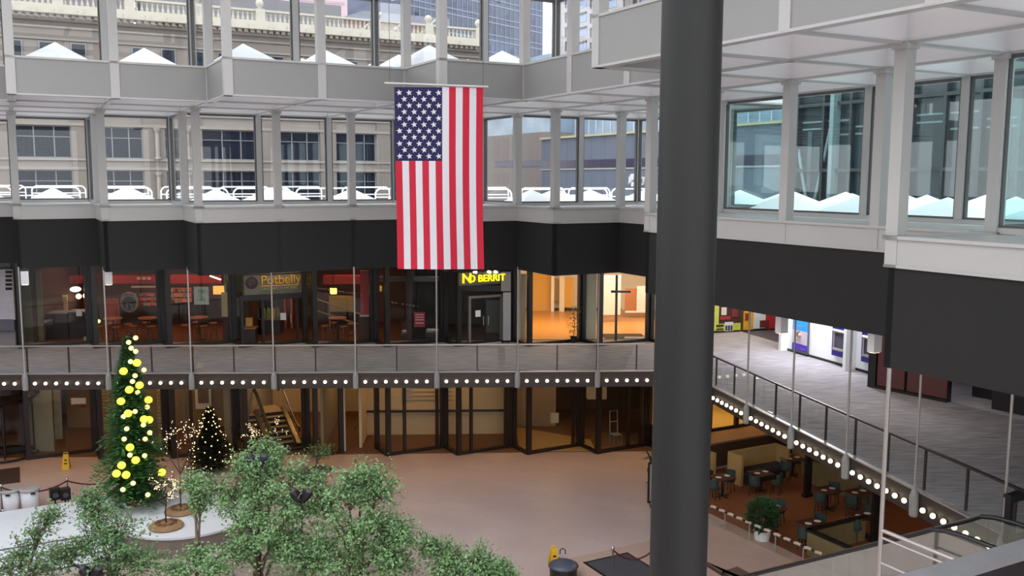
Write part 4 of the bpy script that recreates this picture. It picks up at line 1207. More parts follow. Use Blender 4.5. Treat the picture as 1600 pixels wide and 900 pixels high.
# ================================================================== near escalator, parapet and pole at the lower right
def near_escalator():
    T0 = fl(1545, 803, 5.9); T1 = fl(1475, 826, 5.9)
    aw = (Vector(T0.xy) - Vector(T1.xy)).dot(e1)
    base = Vector(T0.xy)
    def Q(a, L, z): p = base - e1*a + e2*L; return Vector((p.x, p.y, z))
    sl = math.tan(math.radians(30)); zend = 4.9; Lr = 4.9 / sl
    t = thing('escalator', 'escalator with glass sides and black handrails going down at the lower right', 'escalator', Q(aw/2, Lr, .01))
    STP = mat('escalator_step', (74, 72, 72), .5, .3)
    b = MB(); n = 24
    for i in range(n):
        L0 = Lr*i/n; z = 4.9 - 4.9*(i+1)/n
        b.prism([Q(.12, L0, 0), Q(aw - .12, L0, 0), Q(aw - .12, L0 + Lr/n, 0), Q(.12, L0 + Lr/n, 0)], max(z - .35, .01), max(z, .05))
    b.prism([Q(.12, -2.2, 0), Q(aw - .12, -2.2, 0), Q(aw - .12, 0, 0), Q(.12, 0, 0)], 4.6, 4.92)
    b.build('steps', STP, t)
    for a in (0, aw):
        b = MB(); pts = [Q(a, -2.1, 5.45), Q(a, -2.2, 5.65), Q(a, -2.05, 5.86), Q(a, -1.6, 5.9), Q(a, -.5, 5.9), Q(a, -.15, 5.87), Q(a, .15, 5.8)] + [Q(a, L, 5.9 - .03 - L*sl) for L in (.5, 2, 4, 6, Lr - .3)] + [Q(a, Lr, 1.1), Q(a, Lr + .6, 1.0), Q(a, Lr + .9, .8)]
        b.tube(pts, .045, 8); b.build('handrail', BLACKM, t)
        b = MB()
        def prof(L): return 5.82 if L < 0 else 5.82 - L*sl
        Ls = [-2.0, 0, 2, 4, 6, Lr]
        for L0, L1 in zip(Ls, Ls[1:]):
            b.hexa([Q(a - .01, L0, prof(L0) - .8), Q(a + .01, L0, prof(L0) - .8), Q(a + .01, L1, prof(L1) - .8), Q(a - .01, L1, prof(L1) - .8)], [Q(a - .01, L0, prof(L0)), Q(a + .01, L0, prof(L0)), Q(a + .01, L1, prof(L1)), Q(a - .01, L1, prof(L1))])
        b.build('balustrade', GESC, t)
        b = MB()
        for L0, L1 in zip(Ls, Ls[1:]):
            b.hexa([Q(a - .13, L0, prof(L0) - 1.05), Q(a + .13, L0, prof(L0) - 1.05), Q(a + .13, L1, prof(L1) - 1.05), Q(a - .13, L1, prof(L1) - 1.05)], [Q(a - .13, L0, prof(L0) - .8), Q(a + .13, L0, prof(L0) - .8), Q(a + .13, L1, prof(L1) - .8), Q(a - .13, L1, prof(L1) - .8)])
        b.build('side_deck', STEEL, t)
        b = MB()
        for L0, L1 in zip(Ls, Ls[1:]):
            z0, z1 = max(prof(L0) - 1.9, .01), max(prof(L1) - 1.9, .01)
            b.hexa([Q(a - .1, L0, z0), Q(a + .1, L0, z0), Q(a + .1, L1, z1), Q(a - .1, L1, z1)], [Q(a - .1, L0, max(prof(L0) - 1.06, z0 + .005)), Q(a + .1, L0, max(prof(L0) - 1.06, z0 + .005)), Q(a + .1, L1, max(prof(L1) - 1.06, z1 + .005)), Q(a - .1, L1, max(prof(L1) - 1.06, z1 + .005))])
        b.build('truss_cladding', mat('cladding_grey', (84, 82, 78), .5), t)
near_escalator()
pp = fl(1390, 575, ZC); 
t = thing('guard_post', 'thick pale grey post from the charcoal band down past the escalator', 'post', (pp.x, pp.y, .01))
b = MB(); b.tube([(pp.x, pp.y, .01), (pp.x, pp.y, ZC)], .042, 10); b.build('pole', STEEL, t)
r_ = ray(1384, 828); zz = H + r_.z * pp.y / r_.y
for dz in (0, -.14, -.62):
    b = MB(); e = pp.xy - e2*4.0; b.tube([(pp.x, pp.y, zz + dz), (e.x, e.y, zz + dz)], .028 if dz else .04, 8); b.build('guard_bar', STEEL, t)
PC = PL(fl(1525, 876, 7.6), e1)
b = MB(); b.rect(PC, -3.2, 9, 7.52, 7.6, -.16, .16); struct('trim_18', b, mat('cap_grey', (118, 117, 119), .4))
b = MB(); b.rect(PC, -3.2, 9, 6.6, 7.52, -.06, .06); struct('wall_parapet', b, BLACKM)
c = fl(1577, 850, Z2)
t = thing('crowd_barrier', 'black boxy barrier frame standing on the walkway carpet at the right edge', 'barrier', (c.x, c.y, Z2))
pl = PL(c, e1); b = MB(); b.frame(pl, -.05, .75, Z2, Z2 + .95, .1, 0, .12); b.rect(pl, -.08, .78, Z2 + .95, Z2 + 1.02, -.02, .14); b.build('frame', BLACKM, t)
b = MB(); b.rect(pl, .05, .65, Z2 + .1, Z2 + .85, .05, .065); b.build('glass_panel', GRAIL, t)
# ================================================================== the flag
d1 = fl(690, 132, H + 0) if False else None
TF = 26.2
FL0, FL1 = dep(616, 136, TF), dep(755, 139, TF)
fu = Vector((FL1.x - FL0.x, FL1.y - FL0.y)); fw = fu.length; fu = fu.normalized()
PF = PL(Vector(FL0.xy), fu)
zt_ = FL0.z; zb_ = dep(690, 424, TF).z
t = thing('flag', 'large American flag hanging vertically in the middle of the court', 'flag', (FL0.x, FL0.y, zb_))
NVY, RED_, WHT = mat('flag_navy', (24, 20, 70), .8), mat('flag_red', (178, 18, 46), .8, var=.04), mat('flag_white', (200, 197, 202), .8, var=.02)
def wave(s, z):
    k = (zt_ - z) / (zt_ - zb_)
    return .05 * math.sin(s * 3.1 + 1.2 * k) * (.3 + .7*k) + .03*math.sin(z*1.3 + s)
b = MB(); NS, NZ = 52, 40; hc = (zt_ - zb_)
can_s, can_z = .535, .408
grid = {}
for j in range(NZ + 1):
    for i in range(NS + 1):
        s = fw * i / NS; k = j / NZ; z = zt_ - hc * k
        grid[i, j] = PF.P(s * (1 - .012*math.sin(k*3)) + .03*k, z, wave(s, z))
vs = [grid[i, j] for j in range(NZ + 1) for i in range(NS + 1)] + [grid[i, j] + PF.n.to_3d()*.012 for j in range(NZ + 1) for i in range(NS + 1)]
NN = (NS + 1)*(NZ + 1); fs, ms = [], []
for j in range(NZ):
    for i in range(NS):
        a = j*(NS + 1) + i; f = (a, a + NS + 1, a + NS + 2, a + 1)
        st_ = int(i / (NS/13))
        mi = 2 if ((i + .5)/NS < 7/13 and (j + .5)/NZ < .405) else (0 if st_ % 2 == 0 else 1)
        fs += [f, tuple(x + NN for x in f[::-1])]; ms += [mi, mi]
b.v, b.f, b.m = [tuple(v) for v in vs], fs, ms
b.build('flag_cloth', [RED_, WHT, NVY], t, True)
b = MB(); cw, ch = fw*7/13, hc*.405
for r in range(11):
    n = 5 if r % 2 == 0 else 4
    for c_ in range(n):
        s = cw*(.09 + .82*((c_ + (0 if n == 5 else .5))/4)); z = zt_ - ch*(.075 + .85*r/10); R_ = .092
        pts = []
        for q in range(10):
            rr = R_ if q % 2 == 0 else R_*.42; a = math.pi/2 + q*math.pi/5 + .15
            ss, zz = s + rr*math.cos(a), z + rr*math.sin(a); pts.append(PF.P(ss + .02, zz, wave(ss, zz) - .03))
        k = len(b.v); b.v += [tuple(p) for p in pts] + [tuple(PF.P(s + .02, z, wave(s, z) - .032))]
        for q in range(10): b.f.append((k + q, k + (q + 1) % 10, k + 10)); b.m.append(0)
b.build('star', WHT, t)['kind'] = 'stuff'
b = MB(); p0, p1 = dep(601, 130, TF), dep(763, 136, TF); b.tube([p0, p1], .035, 8); b.build('rod', STEEL, t)
b = MB()
for s in (.05, .95): p = p0.lerp(p1, s); b.tube([p, (p.x, p.y, ZS2 + .02)], .008, 5)
b.build('wire', DKFRAME, t)

# ================================================================== outside: ground, terrace rails, buildings
b = MB(); b.prism([(-600, -200), (600, -200), (600, 700), (-600, 700)], -1.2, -.35); o = struct('ground_street', b, mat('winter_street', (150, 150, 154), .9)); 
RAILW = mat('white_rail', (240, 241, 243), .5)
gr = None
def guard(c, label=None):
    global gr
    if gr is None:
        t = thing('guardrail', 'white tubular roof guardrail section with rounded corners on the snowy terrace', 'guardrail', (0, 0, 0), 'white guardrail sections on the roof terrace')
        w_, h_, r_ = 2.5, .74, .18
        pts = [(-w_/2, 0, 0), (-w_/2, 0, h_ - r_), (-w_/2 + .07, 0, h_ - .07), (-w_/2 + r_, 0, h_), (w_/2 - r_, 0, h_), (w_/2 - .07, 0, h_ - .07), (w_/2, 0, h_ - r_), (w_/2, 0, 0)]
        b = MB(); b.tube(pts, .04, 6); b.build('rail_loop', RAILW, t)
        b = MB(); b.tube([(-w_/2, 0, .38), (w_/2, 0, .38)], .03, 6); b.build('mid_rail', RAILW, t)
        gr = t; t.location = c; t.rotation_euler = (0, 0, AX)
    else: dup(gr, c, AX)
for i in range(-8, 3):
    for off in (1.95, 4.4): 
        c = G(i + .5 + (.25 if off > 3 else 0), G0i[i] + off, 11.0); guard(c)
for a in (3.5, 4.5): guard(G(a, 9.2, 11.0)); guard(G(a, 10.6, 11.0))
# classical building across the street
STONE = mat('warm_stone', (128, 121, 114), .85, var=.08, scale=.5); STONE2 = mat('pale_stone', (146, 140, 133), .85, var=.05, scale=.7); CREAMS = mat('cream_terracotta', (186, 181, 168), .7, var=.04)
WIN = mat('window_dark', (26, 32, 46), .4, var=.4, scale=.4, spec=.15); WINF = mat('window_frame_grey', (120, 124, 128), .5)
PB1 = PL(G(0, 27), e1); MM = M
t = thing('building', 'classical stone building with cream balustrade across the street, seen through the left windows', 'building', PB1.P(0, -.3, 6))
b = MB(); b.rect(PB1, -16*MM, 10.45*MM, -.35, 25, .2, 14); b.build('wall', STONE, t)
rows = [(13.75, 16.4), (10.0, 12.8), (6.4, 9.1), (17.6, 20.1)]
bays = [(-12.4, -10.9), (-10.2, -8.8), (-8.2, -6.8), (-4.95, -3.36), (-2.75, -1.35), (-.72, -.15), (.4, 2.14), (2.75, 4.25), (4.8, 6.25), (6.9, 8.3), (8.7, 9.9)]
b = MB(); prev = -16
for s0, s1 in bays + [(10.45, 10.45)]:
    b.rect(PB1, prev*MM, s0*MM, -.35, 20.6, -.35, .2); prev = s1
b.build('pier', STONE, t)
b = MB()
for (z0, z1), zn in zip(sorted(rows), [10.0, 13.75, 17.6, 20.6]): b.rect(PB1, -16*MM, 10.4*MM, z1 + .12, zn - .12, -.2, .2)
b.build('spandrel', STONE2, t)
b = MB()
for z0, z1 in rows: b.rect(PB1, -16*MM, 10.4*MM, z0 - .18, z0, -.45, .2); b.rect(PB1, -16*MM, 10.4*MM, z1, z1 + .25, -.42, .2)
b.build('sill_course', STONE2, t)
for z0, z1 in rows:
    for s0, s1 in bays:
        f = MB(); f.frame(PB1, s0*MM, s1*MM, z0, z1, .1, -.1, .2); f.rect(PB1, s0*MM, s1*MM, z1 - .95, z1 - .88, -.1, .2); f.rect(PB1, (s0*.64 + s1*.36)*MM, (s0*.64 + s1*.36)*MM + .09, z0, z1, -.1, .2)
        if s1 - s0 > 1: f.rect(PB1, (s0*.3 + s1*.7)*MM, (s0*.3 + s1*.7)*MM + .09, z0, z1, -.1, .2)
        fo = f.build('window', WINF, t)
        g = MB(); g.rect(PB1, s0*MM + .05, s1*MM - .05, z0 + .05, z1 - .05, .02, .15); g.build('pane', WIN, fo)
for s in (-.95, -.05):
    b = MB(); c = PB1.P(s*MM, 0, -.5)
    for z0 in (10.0, 13.75): b.lathe((c.x, c.y, z0), [(.3, 0), (.3, .15), (.2, .2), (.17, 2.2), (.3, 2.45), (.32, 2.65)], 12)
    b.build('half_column', STONE2, t)
s = -12.6
for k in range(27):
    s += .85
    f = MB(); f.frame(PB1, s*MM, (s + .42)*MM, 21.0, 23.1, .08, .02, .22); fo = f.build('window', WINF, t)
    g = MB(); g.rect(PB1, s*MM + .05, (s + .42)*MM - .05, 21.05, 23.05, .1, .2); g.build('pane', WIN, fo)
b = MB(); b.rect(PB1, -16*MM, 10.45*MM, 23.25, 23.4, .0, .3); b.rect(PB1, -16*MM, 10.45*MM, 24.2, 24.35, -.02, .3); b.rect(PB1, -16*MM, 10.45*MM, 24.75, 25.0, -.15, .3); b.build('string_course', STONE2, t)
b = MB(); k = int(26.4*MM/.55)
for i in range(k): b.rect(PB1, -16*MM + i*.55, -16*MM + i*.55 + .3, 24.95, 25.25, -.75, .1)
b.build('dentil_course', mat('dentil_stone', (150, 142, 128), .8), t)
b = MB(); b.rect(PB1, -16*MM, 10.5*MM, 25.22, 25.42, -1.0, .6); b.rect(PB1, -16*MM, 10.5*MM, 25.42, 25.75, -.85, .6); b.rect(PB1, -16*MM, 10.5*MM, 25.75, 26.0, -.7, .6); b.build('cornice', CREAMS, t)
b = MB()
for i in range(int(26.4*MM/1.7)): b.rect(PB1, -16*MM + i*1.7, -16*MM + i*1.7 + .35, 25.2, 25.6, -1.08, -.9)
b.build('cornice_block', CREAMS, t)
s = 10.2*MM
peds = []
while s > -16*MM: peds.append(s); s -= 5.4
for s0 in peds:
    b = MB(); b.rect(PB1, s0 - .4, s0 + .4, 26.0, 27.05, -.6, .1); po = b.build('pedestal', CREAMS, t)
    b = MB(); c = PB1.P(s0, 27.05, -.25); b.lathe(c, [(.2, 0), (.12, .1), (.3, .3), (.36, .5), (.3, .72), (.08, .85)], 12); b.build('ball_finial', CREAMS, po, True)
for s0 in peds[:-1]:
    b = MB(); b.rect(PB1, s0 - 5.0, s0 - .4, 26.82, 27.0, -.5, .0)
    for i in range(11):
        c = PB1.P(s0 - .65 - i*.42, 26.0, -.25); b.lathe(c, [(.1, 0), (.13, .2), (.06, .5), (.1, .8)], 6)
    b.build('balustrade', CREAMS, t)
# roof structures and towers behind it
GREYB = mat('grey_mech', (122, 122, 126), .7, var=.03)
PB2 = PL(G(0, 30.5), e1); q0 = PB2.hit(228, 8)[0]; q1, z1 = PB2.hit(533, 9)
t = tag(MB().rect(PB2, q0, q1, 25, z1, 0, 8).build('rooftop_block', GREYB), 'plain grey rooftop block behind the cream balustrade', 'building')
q0 = PB2.hit(-200, 8)[0]; q1 = PB2.hit(215, 5)[0]
t = tag(MB().rect(PB2, q0, q1, 25, z1 + .5, 4, 10).build('rooftop_block', mat('mauve_mech', (122, 119, 127), .7)), 'long mauve-grey rooftop block at the far upper left', 'building')
PP = PL(G(0, 36), e1); s0, z0 = PP.hit(535, 32); s1, z1 = PP.hit(566, 18); s2, z2_ = PP.hit(700, 30)
t = thing('building', 'low rooftop pavilion with sloping grey roof behind the balustrade, left of the flag', 'building', PP.P(s0, z0 - 8))
b = MB(); b.rect(PP, s0, s2, z0 - 8, z0 + .2, 0, 8); b.build('wall', mat('rose_brick', (156, 128, 128), .8), t)
b = MB(); A_, B_, C_, D_ = PP.P(s0 - .5, z0 + .2, -.5), PP.P(s1, z1, -.5), PP.P(s2, z1, -.5), PP.P(s2, z0 + .2, -.5); n3 = PP.n.to_3d()*9
b.hexa([A_, D_, C_, B_], [p + n3 for p in (A_, D_, C_, B_)]); b.build('roof', mat('slate_roof', (134, 138, 150), .6), t)
for k in range(3): s = s0 + (s2 - s0)*(.12 + .27*k); b = MB(); b.tube([PP.P(s, z0 - 1.5, -.7), PP.P(s + 3, z0 + 1.2, -.7)], .15, 6); b.build('brace', CREAMS, t)
PT = PL(G(0, 52), e1); q0, _ = PT.hit(462, 10); q1, z_ = PT.hit(543, 26)
t = thing('building', 'pale pink tower rising behind the grey rooftop block', 'building', PT.P(q0, 0))
b = MB(); b.rect(PT, q0, q1, 0, 75, 0, 16); b.build('body', mat('pale_pink', (214, 190, 196), .7), t)
b = MB()
for i in range(18): b.rect(PT, q0 + .5, q1 - .5, 20 + i*3, 20.4 + i*3, -.1, 0)
b.build('floor_line', mat('pink_line', (196, 172, 180), .7), t)
def curtain(px0, px1, z1, plane, body, line, floor_h, mull, label, nm='building', z0=0, depth=18, lines2=True, ret=None):
    s0, s1 = plane.hit(px0, 60)[0], plane.hit(px1, 60)[0]
    if s0 > s1: s0, s1 = s1, s0
    t = thing(nm, label, 'building', plane.P(s0, z0)); b = MB(); b.rect(plane, s0, s1, z0, z1, 0, depth); b.build('body', body, t)
    b = MB(); z = z0 + 1
    while z < z1 - 1:
        b.rect(plane, s0, s1, z, z + floor_h*.07, -.12, 0)
        if lines2: b.rect(plane, s0, s1, z + floor_h*.32, z + floor_h*.38, -.12, 0)
        z += floor_h
    b.build('floor_band', line, t)
    b = MB(); s = s0
    while s < s1: b.rect(plane, s, s + mull*.1, z0, z1, -.08, 0); s += mull
    b.build('mullion', line, t)
    return t, s0, s1
PG = PL(dep(848, 60, 215).xy, Vector((math.cos(math.radians(52)), math.sin(math.radians(52)))))
TWG = mat('tower_glass', (76, 86, 110), .25, var=.5, scale=.12); TWL = mat('tower_line', (130, 139, 156), .5)
t, s0, s1 = curtain(628, 848, 150, PG, TWG, TWL, 3.7, 1.6, 'tall blue-grey glass office tower above the cream balustrade right of the flag top')
b = MB(); random.seed(11)
for i in range(150):
    z = 20 + 3.7*random.randrange(0, 14) + .4; s = s0 + 1.6*random.randrange(0, int((s1-s0)/1.6) - 1); b.rect(PG, s + .1, s + 1.5, z, z + 1.9, -.06, 0)
b.build('dark_window', mat('tower_dark', (62, 68, 92), .3), t)
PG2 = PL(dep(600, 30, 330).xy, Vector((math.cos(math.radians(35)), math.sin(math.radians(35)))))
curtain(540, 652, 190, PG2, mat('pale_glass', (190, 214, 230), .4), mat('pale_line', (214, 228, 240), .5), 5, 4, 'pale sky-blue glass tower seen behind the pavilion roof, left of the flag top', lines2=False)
PC_ = PL(G(22, 0), e2)
CONC = mat('pale_concrete', (172, 170, 170), .8, var=.03); 
s0 = PC_.hit(862, 60)[0]; s1 = PC_.hit(1060, 60)[0]; lo, hi = min(s0, s1), max(s0, s1)
t = thing('building', 'pale concrete tower with small blue windows, seen between flag and column at the top', 'building', PC_.P(lo, 0)); b = MB(); b.rect(PC_, lo, hi, 0, 110, 0, 20); b.build('wall', CONC, t)
BW = mat('blue_window', (150, 164, 190), .3, var=.15)
cols = [(884, 888), (904, 917), (923, 938), (950, 964), (975, 988), (1000, 1012)]
for r_ in range(6):
    for x0, x1 in cols:
        yb = 20 + 22.5*r_ - 20; q = PC_.px(x0, yb, x1, yb + 12)
        b = MB(); b.rect(PC_, q[0], q[1], q[2], q[3], -.06, .1); f = b.build('window', BW, t); b = MB(); b.rect(PC_, q[0], q[1], q[3], q[3] + .25, -.2, 0); b.rect(PC_, q[1] - .25 if s0 > s1 else q[0], q[1] if s0 > s1 else q[0] + .25, q[2], q[3], -.15, 0); b.build('reveal', DKFRAME, f)
# low street building with the dark window strip and yellow line
PQ = PL(G(14, 0), e2)
def sb(x): return PQ.hit(x, 240)[0]
sgn = 1 if sb(1000) > sb(800) else -1
def rr_(mb_, x0, x1, z0, z1, t0, t1): a, c = sorted((sb(x0), sb(x1))); return mb_.rect(PQ, a, c, z0, z1, t0, t1)
t = thing('building', 'low blue-grey street building with a dark window strip, yellow line and white CITY letters', 'building', PQ.P(sb(800), 0))
BLG = mat('blue_grey_clad', (108, 117, 132), .6, var=.04, scale=.6); BEI = mat('beige_clad', (146, 136, 131), .7, var=.05)
e_ = PQ.P(0, 0); 
a_, c_ = sorted((sb(846), sb(846) + sgn*75))
b = MB(); b.rect(PQ, a_, c_, -.3, 16.5, 0, 10); b.build('wall', BLG, t)
b = MB(); rr_(b, 700, 846, -.3, 17.4, .3, 10); b.build('beige_wing', BEI, t)
b = MB(); b.rect(PQ, a_, c_, 13.35, 14.15, -.05, .1); rr_(b, 770, 846, 13.6, 14.3, .25, .4); b.build('window_strip', mat('strip_dark', (66, 62, 84), .3), t)
b = MB(); b.rect(PQ, a_, c_, 13.15, 13.3, -.1, .1); b.build('ledge', PAINTL, t)
b = MB(); b.rect(PQ, a_, c_, 16.5, 16.72, -.25, .2); b.build('yellow_line', mat('yellow_line', (196, 186, 150), .5), t)
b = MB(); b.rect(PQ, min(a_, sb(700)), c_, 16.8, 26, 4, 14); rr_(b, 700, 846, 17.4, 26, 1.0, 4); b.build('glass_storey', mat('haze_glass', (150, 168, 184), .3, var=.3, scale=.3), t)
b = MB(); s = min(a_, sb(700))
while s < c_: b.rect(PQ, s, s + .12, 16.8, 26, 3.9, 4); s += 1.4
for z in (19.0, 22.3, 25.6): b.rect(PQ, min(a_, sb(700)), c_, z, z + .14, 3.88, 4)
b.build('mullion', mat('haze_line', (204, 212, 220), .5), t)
b = MB(); s = a_
while s < c_: b.rect(PQ, s, s + .05, -.3, 16.4, -.02, .02); s += 2.4
b.build('panel_joint', mat('joint', (112, 120, 136), .6), t)
ud = Vector(e2) * sgn; s_, z_ = PQ.hit(999.5, 289.5)
text('CITY', 1.15, WHITE, 'lettering', t, PQ.P(s_, z_, -.25), ud, .08)
b = MB(); s2_, z2_ = PQ.hit(991, 277)
b.tube([PQ.P(s2_, z2_, -.3), PQ.P(s2_, z2_, -.1)], .35, 10); s3, z3 = PQ.hit(988, 282); b.tube([PQ.P(s3, z3, -.3), PQ.P(s3, z3, -.1)], [.4, .4], 3); s3, z3 = PQ.hit(992, 288); b.tube([PQ.P(s3, z3, -.3), PQ.P(s3, z3, -.1)], .25, 8)
b.build('leaf_emblem', WHITE, t)
# dark teal glass building close on the right
PR = PL(G(8.2, 0), e2)
TEAL = mat('teal_dark_glass', (38, 50, 55), .2, var=.4, scale=.25); TFR = mat('teal_frame', (36, 44, 50), .4); TLT = mat('pale_teal_column', (112, 134, 136), .5)
s0 = PR.hit(1243, 250)[0]; sg = 1 if PR.hit(1400, 250)[0] > s0 else -1
lo, hi = sorted((s0, s0 + sg*60))
t = thing('building', 'dark teal glass building close outside the right windows', 'building', PR.P(s0, 0))
b = MB(); b.rect(PR, lo, hi, -.3, 30, .25, 20); b.build('body', TEAL, t)
b = MB(); k = 0
while k*1.75 < 60:
    s = s0 + sg*k*1.75; b.rect(PR, min(s, s + sg*.14), max(s, s + sg*.14), -.3, 30, -.05, .25); k += 1
for z in (9.6, 12.6, 15.9, 18.9, 22): b.rect(PR, lo, hi, z, z + .16, -.06, .25)
b.build('mullion', TFR, t)
b = MB(); random.seed(21)
for k in range(34):
    s = s0 + sg*(k*1.75 + random.uniform(.5, 1.2)); w_ = random.uniform(.1, .35)
    if k % 3 != 1: b.rect(PR, min(s, s + sg*w_), max(s, s + sg*w_), 11 + random.random(), 14.2 + random.random(), .2, .27)
b.build('curtain', mat('curtain_teal', (62, 82, 84), .8, var=.2), t)
b = MB()
for k in range(34):
    s = s0 + sg*(k*1.75 + .2)
    for i in range(3):
        z = 14.4 + i*.35
        if (k*7 + i) % 4: b.rect(PR, min(s, s + sg*1.4), max(s, s + sg*1.4), z, z + .09, .2, .27)
b.build('blind', mat('blind_pale', (104, 122, 122), .7), t)
s = PR.hit(1300, 250)[0]; b = MB(); b.rect(PR, min(s, s + sg*.25), max(s, s + sg*.25), 8, 20, -.3, .2); b.build('pale_column', TLT, t)
for xx, dx in ((1268, -1.2), (1262, 1.3)):
    s = PR.hit(xx, 290)[0]; b = MB(); b.tube([PR.P(s, 10.5, .1), PR.P(s + dx, 15.5, .1)], .09, 6); b.build('diagonal_brace', TLT, t)
# ================================================================== things on the court floor
STAGEW = mat('stage_white', (228, 230, 236), .6, var=.02); STAGES = mat('stage_side', (132, 120, 110), .7)
zp = .72
c = fl(291, 803, zp)
t = thing('stage_platform', 'round white stage under the lit twig tree, brown-grey sides', 'stage', (c.x, c.y, .001))
b = MB(); b.lathe((c.x, c.y, .001), [(2.15, 0), (2.15, zp - .07)], 48); c2 = fl(212, 796, zp); b.lathe((c2.x, c2.y, .001), [(1.9, 0), (1.9, zp - .08)], 48); b.build('skirt', STAGES, t)
b = MB(); b.lathe((c.x, c.y, zp - .07), [(2.2, 0), (2.2, .07)], 48); b.lathe((c2.x, c2.y, zp - .08), [(1.95, 0), (1.95, .07)], 48); b.build('deck', STAGEW, t)
PLAT = c; TREEP = fl(210, 792, zp)
# white stepped seating at the left
t = thing('stage_steps', 'white stepped stage with three broad steps at the lower left', 'stage', (-16, 30, .001))
o0 = fl(0, 858, .6); o1 = fl(0, 800, .6); PS = PL(o0, e1)
dpt = (Vector(o1.xy) - Vector(o0.xy)).dot(PS.n)
for i in range(4):
    b = MB(); b.rect(PS, -7, 3.6 - i*.1, .001 if i else .001, .6 - .15*i, -.42*i, dpt if i == 0 else -.42*(i - 1)); b.build('step' if i else 'deck', STAGEW, t)
    b = MB(); b.rect(PS, -7, 3.6 - i*.1, .55 - .15*i, .585 - .15*i, -.42*i - .012, -.42*i); b.build('nosing', DKFRAME, t)
# ---- tall tree with glowing paper balls
XG = mat('fir_green', (60, 108, 54), .7, var=.3, scale=3)
def conifer(c, h, rad, n, name, label, m, nl=16, seed=1, droop=.25):
    random.seed(seed)
    t = thing(name, label, 'christmas tree', c)
    b = MB(); b.tube([(c.x, c.y, c.z), (c.x, c.y, c.z + h*.97)], [rad*.09, .02], 8); b.build('trunk', STW, t)
    b = MB()
    for i in range(n):
        k = (i + .5)/n; k = 1 - (1 - k)**.62 if False else k
        z = c.z + h*(.05 + .93*k); r0 = rad*(1 - k)**1.0*random.choice((.62, .8, .95, 1.05, 1.2, 1.32))*random.uniform(.92, 1.08) + .05; a = i*2.399 + random.uniform(-.3, .3)
        dv = Vector((math.cos(a), math.sin(a), 0)); sd = Vector((-dv.y, dv.x, 0))
        for j in range(nl):
            f = (j + 1)/nl; p = Vector((c.x, c.y, z)) + dv*r0*f + Vector((0, 0, -droop*r0*f*f + .12*math.sin(f*3)*r0))
            ln = (.13 + .16*(1 - f*.5))*min(1, .45 + r0)
            for sgn_ in (-1, 1):
                dd = (dv*.7 + sd*sgn_*random.uniform(.5, 1.1) + Vector((0, 0, random.uniform(-.35, .45)))).normalized()*ln*1.25
                wv = dd.cross(Vector((0, 0, 1))).normalized()*ln*.2
                b.quad(p, p + dd*.5 + wv, p + dd, p + dd*.5 - wv)
    b.build('needles', m, t)
    return t
HT = 6.15
conifer(TREEP, HT, 1.22, 300, 'christmas_tree', 'tall slim Christmas tree hung with glowing yellow paper balls on the white stage', XG, seed=4)
conif = [(212, 528), (201, 535), (205, 544), (212, 549), (204, 565), (214, 567), (193, 580), (225, 578), (211, 587), (207, 596), (218, 602), (202, 609), (215, 613), (189, 627), (232, 625), (230, 636), (200, 646), (211, 643), (193, 651), (225, 655), (233, 656), (224, 664), (198, 670), (234, 676), (194, 686), (227, 686), (203, 699), (226, 712), (212, 719), (203, 711), (190, 727), (182, 740), (197, 742), (208, 755), (253, 738), (192, 765), (231, 773)]
YB = [emit('paper_ball_yellow', (255, 236, 70), 1.5), emit('paper_ball_pale', (255, 240, 150), 1.3)]
big = {(193, 580), (218, 602), (202, 609), (189, 627), (232, 625), (200, 646), (225, 655), (233, 656), (203, 699), (212, 719), (182, 740), (190, 727), (253, 738), (197, 742), (214, 567), (211, 543)}
TD = math.hypot(TREEP.x, TREEP.y)
balls = {}
for i, (x, y) in enumerate(conif):
    # on the side of the cone that faces the court: distance to the axis grows downwards
    k = (y - 520)/275.0; rc_ = 1.22*max(.05, k)
    r_ = ray(x, y); tm = TD/math.hypot(r_.x, r_.y); ax = TREEP.xy
    px_, py_ = r_.x*tm, r_.y*tm; lat = math.hypot(px_ - ax.x, py_ - ax.y)
    fwd = math.sqrt(max(rc_*rc_ - lat*lat, .04)) + .1; tm -= fwd
    pos = Vector((r_.x*tm, r_.y*tm, H + r_.z*tm)); R_ = .135 if (x, y) in big else .085
    kk = (R_, i % 3 == 0)
    if kk not in balls:
        b = MB(); b.ball((0, 0, 0), 1, 14); o = b.build('paper_ball', YB[1 if (R_ < .1) else 0], loc=(0, 0, 0), smooth=True)
        tag(o, ('large glowing yellow paper ball on the tall Christmas tree' if R_ > .1 else 'small pale glowing paper ball on the tall Christmas tree'), 'ornament', 'large paper balls on the tree' if R_ > .1 else 'small paper balls on the tree'); balls[kk] = o
    else:
        o = balls[kk].copy(); COL.objects.link(o)
    o.location = pos; o.scale = (R_, R_, R_*.95)
def lamps(pts, t, m, most):
    random.shuffle(pts); src = None
    for p, r in pts[:most]:
        if src is None:
            b = MB(); b.ball((0, 0, 0), 1, 6); src = b.build('fairy_light', m, loc=(0, 0, 0)); o = src
        else: o = src.copy(); COL.objects.link(o)
        o.parent = t; o.location = Vector(p) - Vector(t['org']); o.scale = (r, r, r)
